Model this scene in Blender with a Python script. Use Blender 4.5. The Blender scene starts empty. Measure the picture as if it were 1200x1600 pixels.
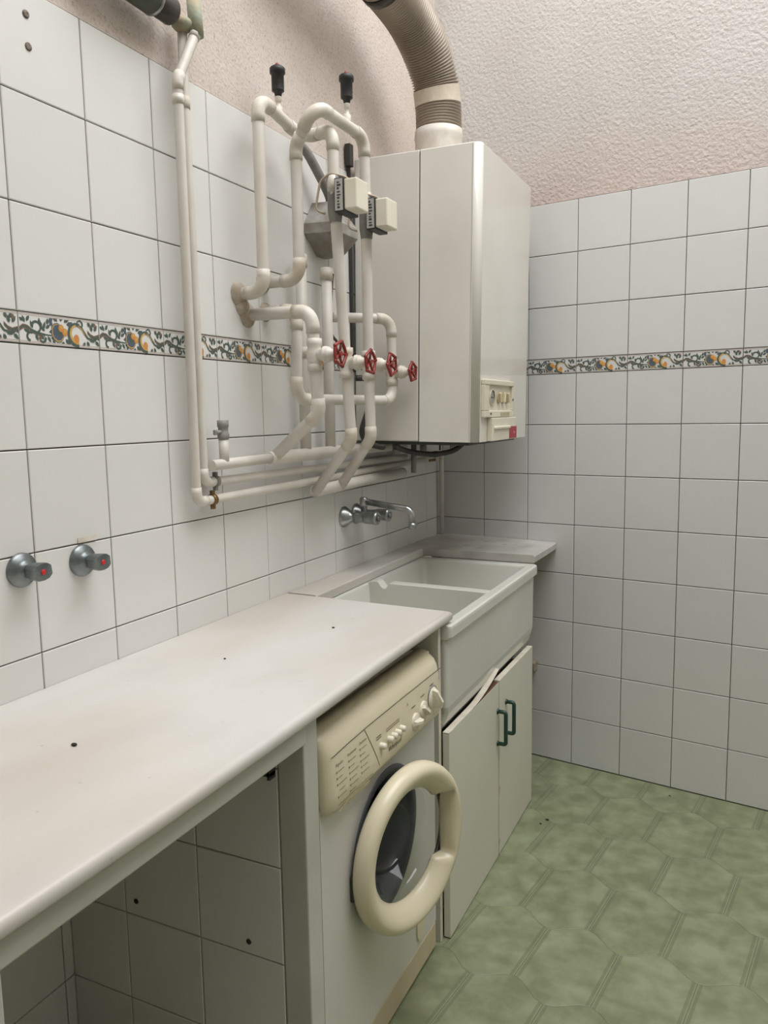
import bpy, bmesh, math, random
from mathutils import Vector, Matrix, Euler
random.seed(7)
SC = bpy.context.scene
COL = SC.collection
PI = math.pi

# ------------------------------------------------------------------ camera, sky, light, exposure
cam_d = bpy.data.cameras.new('camera'); cam = bpy.data.objects.new('camera', cam_d); COL.objects.link(cam)
cam_d.sensor_fit = 'VERTICAL'; cam_d.sensor_height = 24.0; cam_d.sensor_width = 18.0
cam_d.lens = 24.0 * 1223.51 / 1600.0
cam_d.clip_start = 0.02; cam_d.clip_end = 60
cam.location = (1.2607, -3.213, 1.4589)
cam.rotation_euler = (1.4452, 0.0172, 0.4436)
SC.camera = cam

W = bpy.data.worlds.new('overcast_sky'); SC.world = W; W.use_nodes = True
bg = W.node_tree.nodes['Background']; bg.inputs[0].default_value = (0.985, 1.0, 1.02, 1); bg.inputs[1].default_value = 7.25
SC.view_settings.view_transform = 'Standard'; SC.view_settings.look = 'None'
SC.view_settings.gamma = 1.0; SC.view_settings.use_curve_mapping = False
SC.view_settings.exposure = 0.0
SKY = (0.35, 2.6, -3.0, -0.3)      # skylight opening x0 x1 y0 y1
CEIL = 4.3
WIN = (-2.6, -1.0, 1.05, 2.3)          # window in the right wall y0 y1 z0 z1
RX, BY = 2.75, -4.7                     # right wall, back wall

def portal(name, loc, rot, sx, sy):
    l = bpy.data.lights.new(name, 'AREA'); l.shape = 'RECTANGLE'; l.size = sx; l.size_y = sy
    l.cycles.is_portal = True
    o = bpy.data.objects.new(name, l); COL.objects.link(o); o.location = loc; o.rotation_euler = rot
portal('skylight_portal', ((SKY[0]+SKY[1])/2, (SKY[2]+SKY[3])/2, CEIL+0.13), (0, 0, 0), SKY[1]-SKY[0], SKY[3]-SKY[2])

# ------------------------------------------------------------------ materials
def lin(c):
    return tuple((x/255/12.92 if x/255 <= 0.04045 else ((x/255+0.055)/1.055)**2.4) for x in c) + (1,)
MATS = {}
def mat(name, rgb, rough=0.5, metal=0.0, var=None, scale=6.0, bump=0.0, bscale=60.0, stretch=None, spec=0.5, coat=0.0, detail=4.0, rnd=0.0, lo=0.35, hi=0.65, transl=None):
    """var: second colour mixed in by noise; bump: fine relief"""
    if name in MATS: return MATS[name]
    m = bpy.data.materials.new(name); m.use_nodes = True; MATS[name] = m
    nt = m.node_tree; N = nt.nodes; L = nt.links
    b = N['Principled BSDF']
    b.inputs['Base Color'].default_value = lin(rgb); b.inputs['Roughness'].default_value = rough
    b.inputs['Metallic'].default_value = metal; b.inputs['Specular IOR Level'].default_value = spec
    b.inputs['Coat Weight'].default_value = coat; b.inputs['Coat Roughness'].default_value = 0.05
    tc = N.new('ShaderNodeTexCoord'); mp = N.new('ShaderNodeMapping'); L.new(tc.outputs['Object'], mp.inputs[0])
    if stretch: mp.inputs['Scale'].default_value = stretch[:3]; 
    if stretch and len(stretch) > 3: mp.inputs['Rotation'].default_value = (0, 0, stretch[3])
    col = None
    if var:
        n = N.new('ShaderNodeTexNoise'); n.inputs['Scale'].default_value = scale; n.inputs['Detail'].default_value = detail
        L.new(mp.outputs[0], n.inputs['Vector'])
        r = N.new('ShaderNodeMapRange'); r.inputs[1].default_value = lo; r.inputs[2].default_value = hi
        L.new(n.outputs[0], r.inputs[0])
        mx = N.new('ShaderNodeMix'); mx.data_type = 'RGBA'
        mx.inputs[6].default_value = lin(rgb); mx.inputs[7].default_value = lin(var)
        L.new(r.outputs[0], mx.inputs[0]); col = mx.outputs[2]
    if rnd:
        oi = N.new('ShaderNodeObjectInfo'); r2 = N.new('ShaderNodeMapRange'); r2.inputs[3].default_value = 1-rnd; r2.inputs[4].default_value = 1+rnd
        L.new(oi.outputs['Random'], r2.inputs[0])
        hv = N.new('ShaderNodeHueSaturation'); hv.inputs['Color'].default_value = lin(rgb)
        if col: L.new(col, hv.inputs['Color'])
        L.new(r2.outputs[0], hv.inputs['Value']); col = hv.outputs[0]
    if col: L.new(col, b.inputs['Base Color'])
    if bump:
        n2 = N.new('ShaderNodeTexNoise'); n2.inputs['Scale'].default_value = bscale; n2.inputs['Detail'].default_value = 5
        L.new(mp.outputs[0], n2.inputs['Vector'])
        bp = N.new('ShaderNodeBump'); bp.inputs['Strength'].default_value = 1.0; bp.inputs['Distance'].default_value = bump
        L.new(n2.outputs[0], bp.inputs['Height']); L.new(bp.outputs[0], b.inputs['Normal'])
    return m

TILE = mat('white_glazed_tile', (221, 219, 215), 0.16, rnd=0.012, var=(215, 214, 209), scale=3.0, bump=0.00025, bscale=9, spec=0.45)
FTILE = mat('white_satin_tile', (209, 208, 205), 0.22, rnd=0.012, var=(203, 203, 200), scale=3.0, bump=0.00025, bscale=9, spec=0.45)
GROUT = mat('grout', (112, 98, 88), 0.9, var=(88, 78, 70), scale=20)
def stucco_mat(name, a, b, c, bump, bscale, sp=150):
    m = mat(name, a, 0.95, var=b, scale=2.2, bump=bump, bscale=bscale, spec=0.2)
    nt = m.node_tree; N = nt.nodes; L = nt.links; bs = N['Principled BSDF']
    prev = bs.inputs['Base Color'].links[0].from_socket
    n = N.new('ShaderNodeTexNoise'); n.inputs['Scale'].default_value = sp; n.inputs['Detail'].default_value = 4; n.inputs['Roughness'].default_value = 0.75
    tc = [x for x in N if x.type == 'TEX_COORD'][0]; L.new(tc.outputs['Object'], n.inputs['Vector'])
    r = N.new('ShaderNodeMapRange'); r.inputs[1].default_value = 0.53; r.inputs[2].default_value = 0.70; r.inputs[4].default_value = 0.75; L.new(n.outputs[0], r.inputs[0])
    mx = N.new('ShaderNodeMix'); mx.data_type = 'RGBA'; mx.inputs[7].default_value = lin(c)
    L.new(r.outputs[0], mx.inputs[0]); L.new(prev, mx.inputs[6]); L.new(mx.outputs[2], bs.inputs['Base Color'])
    return m
STUCCO_L = stucco_mat('pink_speckled_stucco', (216, 205, 196), (196, 183, 172), (146, 130, 116), 0.0022, 120)
STUCCO_F = stucco_mat('white_rough_stucco', (200, 196, 192), (192, 186, 181), (170, 163, 157), 0.0055, 84)
def damp_stain(m, rgb, z0, z1, k):
    # pinkish damp discolouration creeping up from the tiles
    nt = m.node_tree; N = nt.nodes; L = nt.links; bs = N['Principled BSDF']; prev = bs.inputs['Base Color'].links[0].from_socket
    tc = [x for x in N if x.type == 'TEX_COORD'][0]; sx = N.new('ShaderNodeSeparateXYZ'); L.new(tc.outputs['Object'], sx.inputs[0])
    n = N.new('ShaderNodeTexNoise'); n.inputs['Scale'].default_value = 3.5; n.inputs['Detail'].default_value = 4; L.new(tc.outputs['Object'], n.inputs['Vector'])
    a = N.new('ShaderNodeMath'); a.operation = 'MULTIPLY_ADD'; L.new(n.outputs[0], a.inputs[0]); a.inputs[1].default_value = -0.35; L.new(sx.outputs[2], a.inputs[2])
    r = N.new('ShaderNodeMapRange'); r.inputs[1].default_value = z1-0.175; r.inputs[2].default_value = z0-0.175; r.inputs[4].default_value = k; L.new(a.outputs[0], r.inputs[0])
    mx = N.new('ShaderNodeMix'); mx.data_type = 'RGBA'; mx.inputs[7].default_value = lin(rgb)
    L.new(r.outputs[0], mx.inputs[0]); L.new(prev, mx.inputs[6]); L.new(mx.outputs[2], bs.inputs['Base Color'])
damp_stain(STUCCO_F, (200, 176, 166), 2.22, 2.54, 0.65)
PLASTER = mat('painted_plaster', (190, 187, 180), 0.9, var=(182, 178, 170), scale=2, bump=0.002, bscale=30, spec=0.2)
GREYPAINT = mat('grey_white_paint', (198, 198, 188), 0.6, var=(186, 186, 175), scale=4, bump=0.0008, bscale=25)
MARBLE = mat('white_marble', (209, 206, 200), 0.35, var=(192, 180, 167), scale=2.6, stretch=(1.0, 0.45, 1.0, 0.35), bump=0.0003, bscale=30, detail=7, lo=0.42, hi=0.75)
MARBLE_G = mat('grey_marble', (196, 192, 185), 0.3, var=(160, 157, 150), scale=9, bump=0.0005, bscale=30, detail=7, lo=0.4, hi=0.75)
def add_specks(m, rgb, scale, lo, hi, k):
    nt = m.node_tree; N = nt.nodes; L = nt.links; bs = N['Principled BSDF']; prev = bs.inputs['Base Color'].links[0].from_socket
    tc = [x for x in N if x.type == 'TEX_COORD'][0]
    n = N.new('ShaderNodeTexNoise'); n.inputs['Scale'].default_value = scale; n.inputs['Detail'].default_value = 3; L.new(tc.outputs['Object'], n.inputs['Vector'])
    r = N.new('ShaderNodeMapRange'); r.inputs[1].default_value = lo; r.inputs[2].default_value = hi; r.inputs[4].default_value = k; L.new(n.outputs[0], r.inputs[0])
    mx = N.new('ShaderNodeMix'); mx.data_type = 'RGBA'; mx.inputs[7].default_value = lin(rgb)
    L.new(r.outputs[0], mx.inputs[0]); L.new(prev, mx.inputs[6]); L.new(mx.outputs[2], bs.inputs['Base Color'])
add_specks(MARBLE, (150, 140, 126), 70, 0.70, 0.78, 0.5)
add_specks(MARBLE, (188, 186, 182), 5.0, 0.55, 0.8, 0.5)
add_specks(MARBLE_G, (92, 88, 82), 26, 0.66, 0.74, 0.8)
CERAMIC = mat('white_ceramic', (208, 208, 199), 0.12, var=(203, 203, 194), scale=4, spec=0.5)
MELAMINE = mat('white_melamine', (214, 212, 197), 0.45, var=(209, 207, 192), scale=3)
EDGE = mat('edge_strip', (225, 218, 203), 0.5, var=(205, 195, 178), scale=22)
CHIP = mat('chipboard', (128, 92, 66), 0.9, var=(96, 68, 50), scale=60)
PIPEP = mat('painted_pipe', (217, 212, 203), 0.42, var=(206, 199, 187), scale=9, bump=0.0006, bscale=35)
PIPEO = mat('aged_painted_pipe', (214, 208, 197), 0.5, var=(188, 171, 147), scale=11, bump=0.0012, bscale=40, lo=0.45, hi=0.8)
PLASTERBLOB = mat('rough_filler', (190, 178, 162), 0.95, var=(160, 145, 128), scale=25, bump=0.006, bscale=45)
ENAMEL = mat('white_enamel', (225, 222, 213), 0.22, var=(215, 211, 201), scale=2, coat=0.4)
ENAMEL2 = mat('white_enamel_side', (213, 208, 200), 0.38, var=(209, 204, 195), scale=2)
WMWHITE = mat('washer_white', (212, 210, 202), 0.4, var=(207, 205, 196), scale=3)
CREAM = mat('aged_cream_plastic', (221, 211, 183), 0.3, var=(215, 204, 174), scale=5)
CREAM2 = mat('pale_cream_plastic', (226, 220, 202), 0.4, var=(219, 211, 190), scale=8)
CREAM3 = mat('beige_plastic', (221, 208, 178), 0.4)
KICK = mat('cream_kick', (205, 190, 160), 0.5, var=(190, 175, 146), scale=6)
BLACKP = mat('black_plastic', (38, 38, 37), 0.5)
DARKG = mat('dark_grey', (62, 62, 60), 0.6)
DARKLINE = mat('dark_seam', (60, 54, 46), 0.8)
RUBBER = mat('grey_rubber', (84, 87, 88), 0.6)
STEEL = mat('drum_steel', (150, 152, 152), 0.25, 1.0)
CHROME = mat('worn_chrome', (176, 178, 176), 0.3, 0.9, var=(146, 149, 148), scale=30)
DULLCHROME = mat('limescaled_chrome', (142, 147, 146), 0.38, 0.75, var=(108, 115, 115), scale=30, bump=0.0006, bscale=60)
RED = mat('red_valve_paint', (150, 48, 40), 0.45, var=(120, 40, 34), scale=30)
REDDOT = mat('red_dot', (196, 44, 44), 0.4)
REDSTICK = mat('red_sticker', (164, 54, 66), 0.5)
PINKDOT = mat('pink_dot', (220, 130, 130), 0.5)
GREENH = mat('dark_green_plastic', (32, 62, 50), 0.35)
GREY = mat('grey_metal_paint', (142, 140, 134), 0.55, var=(118, 116, 111), scale=18, bump=0.001, bscale=30)
DUCT = mat('brown_grey_duct', (166, 153, 138), 0.42, 0.25, var=(150, 138, 124), scale=6)
TAPEM = mat('beige_tape', (205, 193, 176), 0.6, var=(190, 177, 158), scale=20, bump=0.002, bscale=40)
BRASS = mat('aged_brass', (140, 112, 70), 0.45, 0.7, var=(100, 78, 50), scale=30)
CABLE = mat('dark_cable', (52, 50, 47), 0.5)
BROWNC = mat('brown_cable', (96, 84, 72), 0.6)
VERDI = mat('verdigris_fitting', (142, 158, 142), 0.7, var=(176, 150, 116), scale=30, bump=0.003, bscale=50)
DARKPIPE = mat('dark_green_pipe', (82, 88, 76), 0.45, var=(66, 68, 60), scale=12)
BROWNPIPE = mat('dark_brown_pipe', (72, 64, 58), 0.45, var=(52, 48, 46), scale=12)
WOOD = mat('bare_wood', (178, 168, 150), 0.8, var=(150, 138, 118), scale=20)
PRINT = mat('printed_ink', (86, 82, 74), 0.6)
PRINTG = mat('printed_grey', (150, 138, 112), 0.6)
LABELW = mat('label_paper', (176, 174, 166), 0.6)
SPECK = mat('dark_speck', (48, 46, 42), 0.9)
HOLE = mat('drill_hole', (136, 126, 114), 0.9, var=(96, 86, 76), scale=150)
BG_ = mat('glaze_green', (78, 92, 84), 0.3); BB_ = mat('glaze_blue', (82, 92, 110), 0.3); BY_ = mat('glaze_yellow', (206, 164, 84), 0.3)
BO_ = mat('glaze_orange', (206, 138, 72), 0.3); BR_ = mat('glaze_brown', (128, 100, 84), 0.3); BL_ = mat('glaze_line', (168, 146, 132), 0.3)
def glass_mat():
    m = bpy.data.materials.new('door_glass'); m.use_nodes = True; nt = m.node_tree; N = nt.nodes; L = nt.links
    N.remove(N['Principled BSDF']); out = N['Material Output']
    t = N.new('ShaderNodeBsdfTransparent'); t.inputs[0].default_value = (0.80, 0.81, 0.80, 1)
    g = N.new('ShaderNodeBsdfGlossy'); g.inputs[1].default_value = 0.03
    fr = N.new('ShaderNodeFresnel'); fr.inputs[0].default_value = 1.5
    mx = N.new('ShaderNodeMixShader'); L.new(fr.outputs[0], mx.inputs[0]); L.new(t.outputs[0], mx.inputs[1]); L.new(g.outputs[0], mx.inputs[2]); L.new(mx.outputs[0], out.inputs[0])
    return m
GLASS = glass_mat()
def floor_mat():
    m = mat('green_vinyl_floor', (116, 122, 92), 0.45, var=(142, 148, 117), scale=15, bump=0.0004, bscale=40, lo=0.36, hi=0.68, rnd=0.02)
    nt = m.node_tree; N = nt.nodes; L = nt.links; bs = N['Principled BSDF']
    prev = bs.inputs['Base Color'].links[0].from_socket
    tc = [x for x in N if x.type == 'TEX_COORD'][0]
    mpn = [x for x in N if x.type == 'MAPPING'][0]
    oi = [x for x in N if x.type == 'OBJECT_INFO'][0]
    # shift the cloud pattern from tile to tile
    ad = N.new('ShaderNodeVectorMath'); ad.operation = 'MULTIPLY_ADD'; cmb = N.new('ShaderNodeCombineXYZ')
    for i in range(3): L.new(oi.outputs['Random'], cmb.inputs[i])
    L.new(cmb.outputs[0], ad.inputs[0]); ad.inputs[1].default_value = (17, 31, 9); L.new(tc.outputs['Object'], ad.inputs[2]); L.new(ad.outputs[0], mpn.inputs[0])
    # printed double lines beside the straight joints
    sx = N.new('ShaderNodeSeparateXYZ'); L.new(tc.outputs['Object'], sx.inputs[0])
    ab = N.new('ShaderNodeMath'); ab.operation = 'ABSOLUTE'; L.new(sx.outputs[0], ab.inputs[0])
    def band(c, w):
        s = N.new('ShaderNodeMath'); s.operation = 'SUBTRACT'; L.new(ab.outputs[0], s.inputs[0]); s.inputs[1].default_value = c
        a = N.new('ShaderNodeMath'); a.operation = 'ABSOLUTE'; L.new(s.outputs[0], a.inputs[0])
        l = N.new('ShaderNodeMath'); l.operation = 'LESS_THAN'; L.new(a.outputs[0], l.inputs[0]); l.inputs[1].default_value = w
        return l.outputs[0]
    def mixc(prev, fac, rgb, k):
        mu = N.new('ShaderNodeMath'); mu.operation = 'MULTIPLY'; L.new(fac, mu.inputs[0]); mu.inputs[1].default_value = k
        mx = N.new('ShaderNodeMix'); mx.data_type = 'RGBA'; mx.inputs[7].default_value = lin(rgb); L.new(mu.outputs[0], mx.inputs[0]); L.new(prev, mx.inputs[6]); return mx.outputs[2]
    c = mixc(prev, band(0.0955, 0.0055), (104, 110, 82), 0.6)
    c = mixc(c, band(0.0895, 0.0009), (96, 102, 76), 0.5)
    c = mixc(c, band(0.0985, 0.0010), (166, 172, 140), 0.4)
    L.new(c, bs.inputs['Base Color'])
    return m
FLOORM = floor_mat()
FJOINT = mat('floor_joint', (122, 127, 102), 0.7)

# ------------------------------------------------------------------ mesh helpers
def V(*a): return Vector(a)
class MB:
    def __init__(s): s.v = []; s.f = []; s.m = []; s.s = []
    def add(s, vs, fs, mi=0, smooth=False):
        k = len(s.v); s.v += [tuple(p) for p in vs]
        for f in fs: s.f.append(tuple(i+k for i in f)); s.m.append(mi); s.s.append(smooth)
        return s
    def bm(s, bm, mi=0, smooth=False, M=None):
        bm.verts.ensure_lookup_table()
        for i, v in enumerate(bm.verts): v.index = i
        s.add([(M @ v.co if M else v.co) for v in bm.verts], [[v.index for v in f.verts] for f in bm.faces], mi, smooth); bm.free(); return s
    def box(s, x0, x1, y0, y1, z0, z1, bev=0.0, mi=0, seg=2, M=None, smooth=False):
        bm = bmesh.new(); bmesh.ops.create_cube(bm, size=1.0)
        for v in bm.verts: v.co = Vector(((x0+x1)/2+v.co.x*(x1-x0), (y0+y1)/2+v.co.y*(y1-y0), (z0+z1)/2+v.co.z*(z1-z0)))
        if bev: bmesh.ops.bevel(bm, geom=bm.edges[:], offset=bev, segments=seg, affect='EDGES', profile=0.5)
        return s.bm(bm, mi, smooth, M)
    def sweep(s, pts, radii, n=14, mi=0, caps=True, smooth=True):
        pts = [Vector(p) for p in pts]
        if not isinstance(radii, (list, tuple)): radii = [radii]*len(pts)
        t = (pts[1]-pts[0]).normalized(); up = Vector((0, 0, 1)) if abs(t.z) < 0.9 else Vector((0, 1, 0))
        a = t.cross(up).normalized(); rings = []
        for i, p in enumerate(pts):
            if i == 0: tt = (pts[1]-pts[0])
            elif i == len(pts)-1: tt = (pts[-1]-pts[-2])
            else: tt = (pts[i+1]-pts[i]).normalized()+(pts[i]-pts[i-1]).normalized()
            tt.normalize(); a = (a-tt*a.dot(tt)).normalized(); b = tt.cross(a)
            rings.append([p+(a*math.cos(2*PI*k/n)+b*math.sin(2*PI*k/n))*radii[i] for k in range(n)])
        vs = [p for r in rings for p in r]; fs = []
        for i in range(len(rings)-1):
            for k in range(n):
                k2 = (k+1) % n; fs.append((i*n+k, i*n+k2, (i+1)*n+k2, (i+1)*n+k))
        s.add(vs, fs, mi, smooth)
        if caps:
            s.add(rings[0], [tuple(range(n))[::-1]], mi); s.add(rings[-1], [tuple(range(n))], mi)
        return s
    def lathe(s, o, axis, prof, n=20, mi=0, smooth=True):
        """prof: (radius, height) along axis from o; sharp where a point is repeated"""
        o = Vector(o); t = Vector(axis).normalized(); up = Vector((0, 0, 1)) if abs(t.z) < 0.9 else Vector((0, 1, 0))
        a = t.cross(up).normalized(); b = t.cross(a)
        for (r0, h0), (r1, h1) in zip(prof[:-1], prof[1:]):
            if (r0, h0) == (r1, h1): continue
            vs = []
            for r, h in ((r0, h0), (r1, h1)):
                vs += [o+t*h+(a*math.cos(2*PI*k/n)+b*math.sin(2*PI*k/n))*r for k in range(n)]
            s.add(vs, [(k, n+k, n+(k+1) % n, (k+1) % n) for k in range(n)], mi, smooth)
        return s
    def cyl(s, p, q, r, n=16, mi=0, r2=None):
        p = Vector(p); q = Vector(q); h = (q-p).length
        return s.sweep([p, q], [r, r if r2 is None else r2], n, mi)
    def prism(s, poly, fn, w0, w1, mi=0, smooth=False):
        n = len(poly); vs = [fn(u, v, w0) for u, v in poly]+[fn(u, v, w1) for u, v in poly]
        fs = [tuple(range(n))[::-1], tuple(range(n, 2*n))]+[(i, (i+1) % n, n+(i+1) % n, n+i) for i in range(n)]
        return s.add(vs, fs, mi, smooth)
    def sphere(s, c, r, n=12, mi=0, sc=(1, 1, 1)):
        bm = bmesh.new(); bmesh.ops.create_uvsphere(bm, u_segments=n, v_segments=max(6, n//2+2), radius=r)
        for v in bm.verts: v.co = Vector((v.co.x*sc[0], v.co.y*sc[1], v.co.z*sc[2]))+Vector(c)
        return s.bm(bm, mi, True)
    def mesh(s, name, mats, off=(0, 0, 0), weld=True):
        me = bpy.data.meshes.new(name); o = Vector(off)
        me.from_pydata([Vector(p)-o for p in s.v], [], s.f)
        for m in (mats if isinstance(mats, (list, tuple)) else [mats]): me.materials.append(m)
        me.polygons.foreach_set('material_index', s.m); me.polygons.foreach_set('use_smooth', s.s)
        bm = bmesh.new(); bm.from_mesh(me)
        if weld: bmesh.ops.remove_doubles(bm, verts=bm.verts[:], dist=1e-6)
        bmesh.ops.recalc_face_normals(bm, faces=bm.faces[:])
        bm.to_mesh(me); bm.free()
        return me
BASE = {}
def tag(o, label=None, cat=None, group=None, kind=None):
    if label: o['label'] = label
    if cat: o['category'] = cat
    if group: o['group'] = group
    if kind: o['kind'] = kind
    return o
def thing(name, label, cat, loc=(0, 0, 0), rot=None, group=None):
    o = bpy.data.objects.new(name, None); COL.objects.link(o); o.location = loc; o.empty_display_size = 0.05
    if rot: o.rotation_euler = rot
    BASE[o.name] = Vector((0, 0, 0)) if rot else Vector(loc)
    return tag(o, label, cat, group)
def part(name, mb, mats, parent, label=None):
    off = BASE[parent.name]
    o = bpy.data.objects.new(name, mb.mesh(name, mats, off)); COL.objects.link(o); o.parent = parent; BASE[o.name] = off
    if label: o['label'] = label
    return o
def single(name, mb, mats, label, cat, loc=(0, 0, 0), group=None):
    o = bpy.data.objects.new(name, mb.mesh(name, mats, loc)); COL.objects.link(o); o.location = loc; BASE[o.name] = Vector(loc)
    return tag(o, label, cat, group)
def struct(name, mb, mats, label=None, cat=None):
    o = bpy.data.objects.new(name, mb.mesh(name, mats)); COL.objects.link(o); BASE[o.name] = Vector((0, 0, 0))
    return tag(o, label, cat, kind='structure')

def fillet(pts, rad, n=6):
    """polyline with rounded corners; returns the points and the corner arcs"""
    pts = [Vector(p) for p in pts]; out = [pts[0]]; arcs = []
    for i in range(1, len(pts)-1):
        a, b, c = pts[i-1], pts[i], pts[i+1]; d1 = (a-b).normalized(); d2 = (c-b).normalized()
        ang = d1.angle(d2); 
        if ang > PI-0.02: out.append(b); continue
        t = min(rad/math.tan(ang/2), (a-b).length*0.48, (c-b).length*0.48); r = t*math.tan(ang/2)
        cen = b+(d1+d2).normalized()*(r/math.sin(ang/2)); p0 = b+d1*t; p1 = b+d2*t
        arc = []
        for k in range(n+1):
            w = k/n; q = p0.lerp(p1, w)
            arc.append(cen+((p0-cen).normalized().slerp((p1-cen).normalized(), w))*r)
        out += arc; arcs.append((arc, d1, d2))
    out.append(pts[-1]); return out, arcs
def pipe(parent, pts, r, rad=None, mats=None, elbows=True, name='pipe', n=14, elbow_name='elbow'):
    mats = mats or PIPEP
    p, arcs = fillet(pts, rad or r*2.2)
    o = part(name, MB().sweep(p, r, n), mats, parent)
    if elbows:
        for arc, d1, d2 in arcs:
            q = [arc[0]+d1*r*1.1]+arc+[arc[-1]+d2*r*1.1]
            part(elbow_name, MB().sweep(q, r*1.13, n), PIPEO, o)
    return o
def collar(parent, c, axis, r, h=0.02, m=None, name='collar'):
    c = Vector(c); a = Vector(axis).normalized()
    return part(name, MB().lathe(c-a*h/2, a, [(r*0.8, 0), (r*1.18, 0), (r*1.18, 0), (r*1.18, h), (r*1.18, h), (r*0.8, h)], 16), m or PIPEO, parent)
def text_mesh(txt, size, align='LEFT', shear=0.0):
    cu = bpy.data.curves.new('txt', 'FONT'); cu.body = txt; cu.size = size; cu.align_x = align; cu.resolution_u = 2; cu.shear = shear
    ob = bpy.data.objects.new('txt', cu); COL.objects.link(ob)
    dg = bpy.context.evaluated_depsgraph_get(); me = bpy.data.meshes.new_from_object(ob.evaluated_get(dg))
    vs = [tuple(v.co[:2]) for v in me.vertices]; fs = [tuple(f.vertices) for f in me.polygons]
    bpy.data.objects.remove(ob); bpy.data.curves.remove(cu); bpy.data.meshes.remove(me)
    return vs, fs

# ------------------------------------------------------------------ room shell
FY = -0.147
FU = Vector((math.cos(FY), math.sin(FY), 0)); FN = Vector((math.sin(FY), -math.cos(FY), 0)); ZV = Vector((0, 0, 1))
def frame(o, U, Vv, N):
    m = Matrix.Identity(4)
    for i, c in enumerate((U, Vv, N)):
        for j in range(3): m[j][i] = c[j]
    m.translation = Vector(o); return m
GAP = 0.0013
TMESH = {}
def tile_mesh(w, h, m, th=0.008):
    key = (round(w, 3), round(h, 3), m.name)
    if key not in TMESH:
        b = MB(); g = GAP; c = 0.0016
        def ring(i, z): return [(g+i, g+i, z), (w-g-i, g+i, z), (w-g-i, h-g-i, z), (g+i, h-g-i, z)]
        vs = ring(0, -th)+ring(0, -0.0012)+ring(c, 0)
        fs = [(a*4+k, a*4+(k+1) % 4, a*4+4+(k+1) % 4, a*4+4+k) for a in (0, 1) for k in range(4)]+[(8, 9, 10, 11)]
        b.add(vs, fs); TMESH[key] = b.mesh('wall_tile', m)
    return TMESH[key]
def lay(parent, M, us, vs, m, name='tile', skip=None, border=None):
    for i in range(len(us)-1):
        for j in range(len(vs)-1):
            w = us[i+1]-us[i]; h = vs[j+1]-vs[j]
            if w < 0.012 or h < 0.012 or (skip and skip(us[i], us[i+1], vs[j], vs[j+1])): continue
            if border and abs(h-0.0597) < 0.001: o = bpy.data.objects.new('border_tile', border(w))
            else: o = bpy.data.objects.new(name, tile_mesh(w, h, m))
            COL.objects.link(o); o.parent = parent
            jit = 0.0003
            o.matrix_basis = M @ Matrix.Translation((us[i], vs[j], random.uniform(-jit, jit))) 
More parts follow.
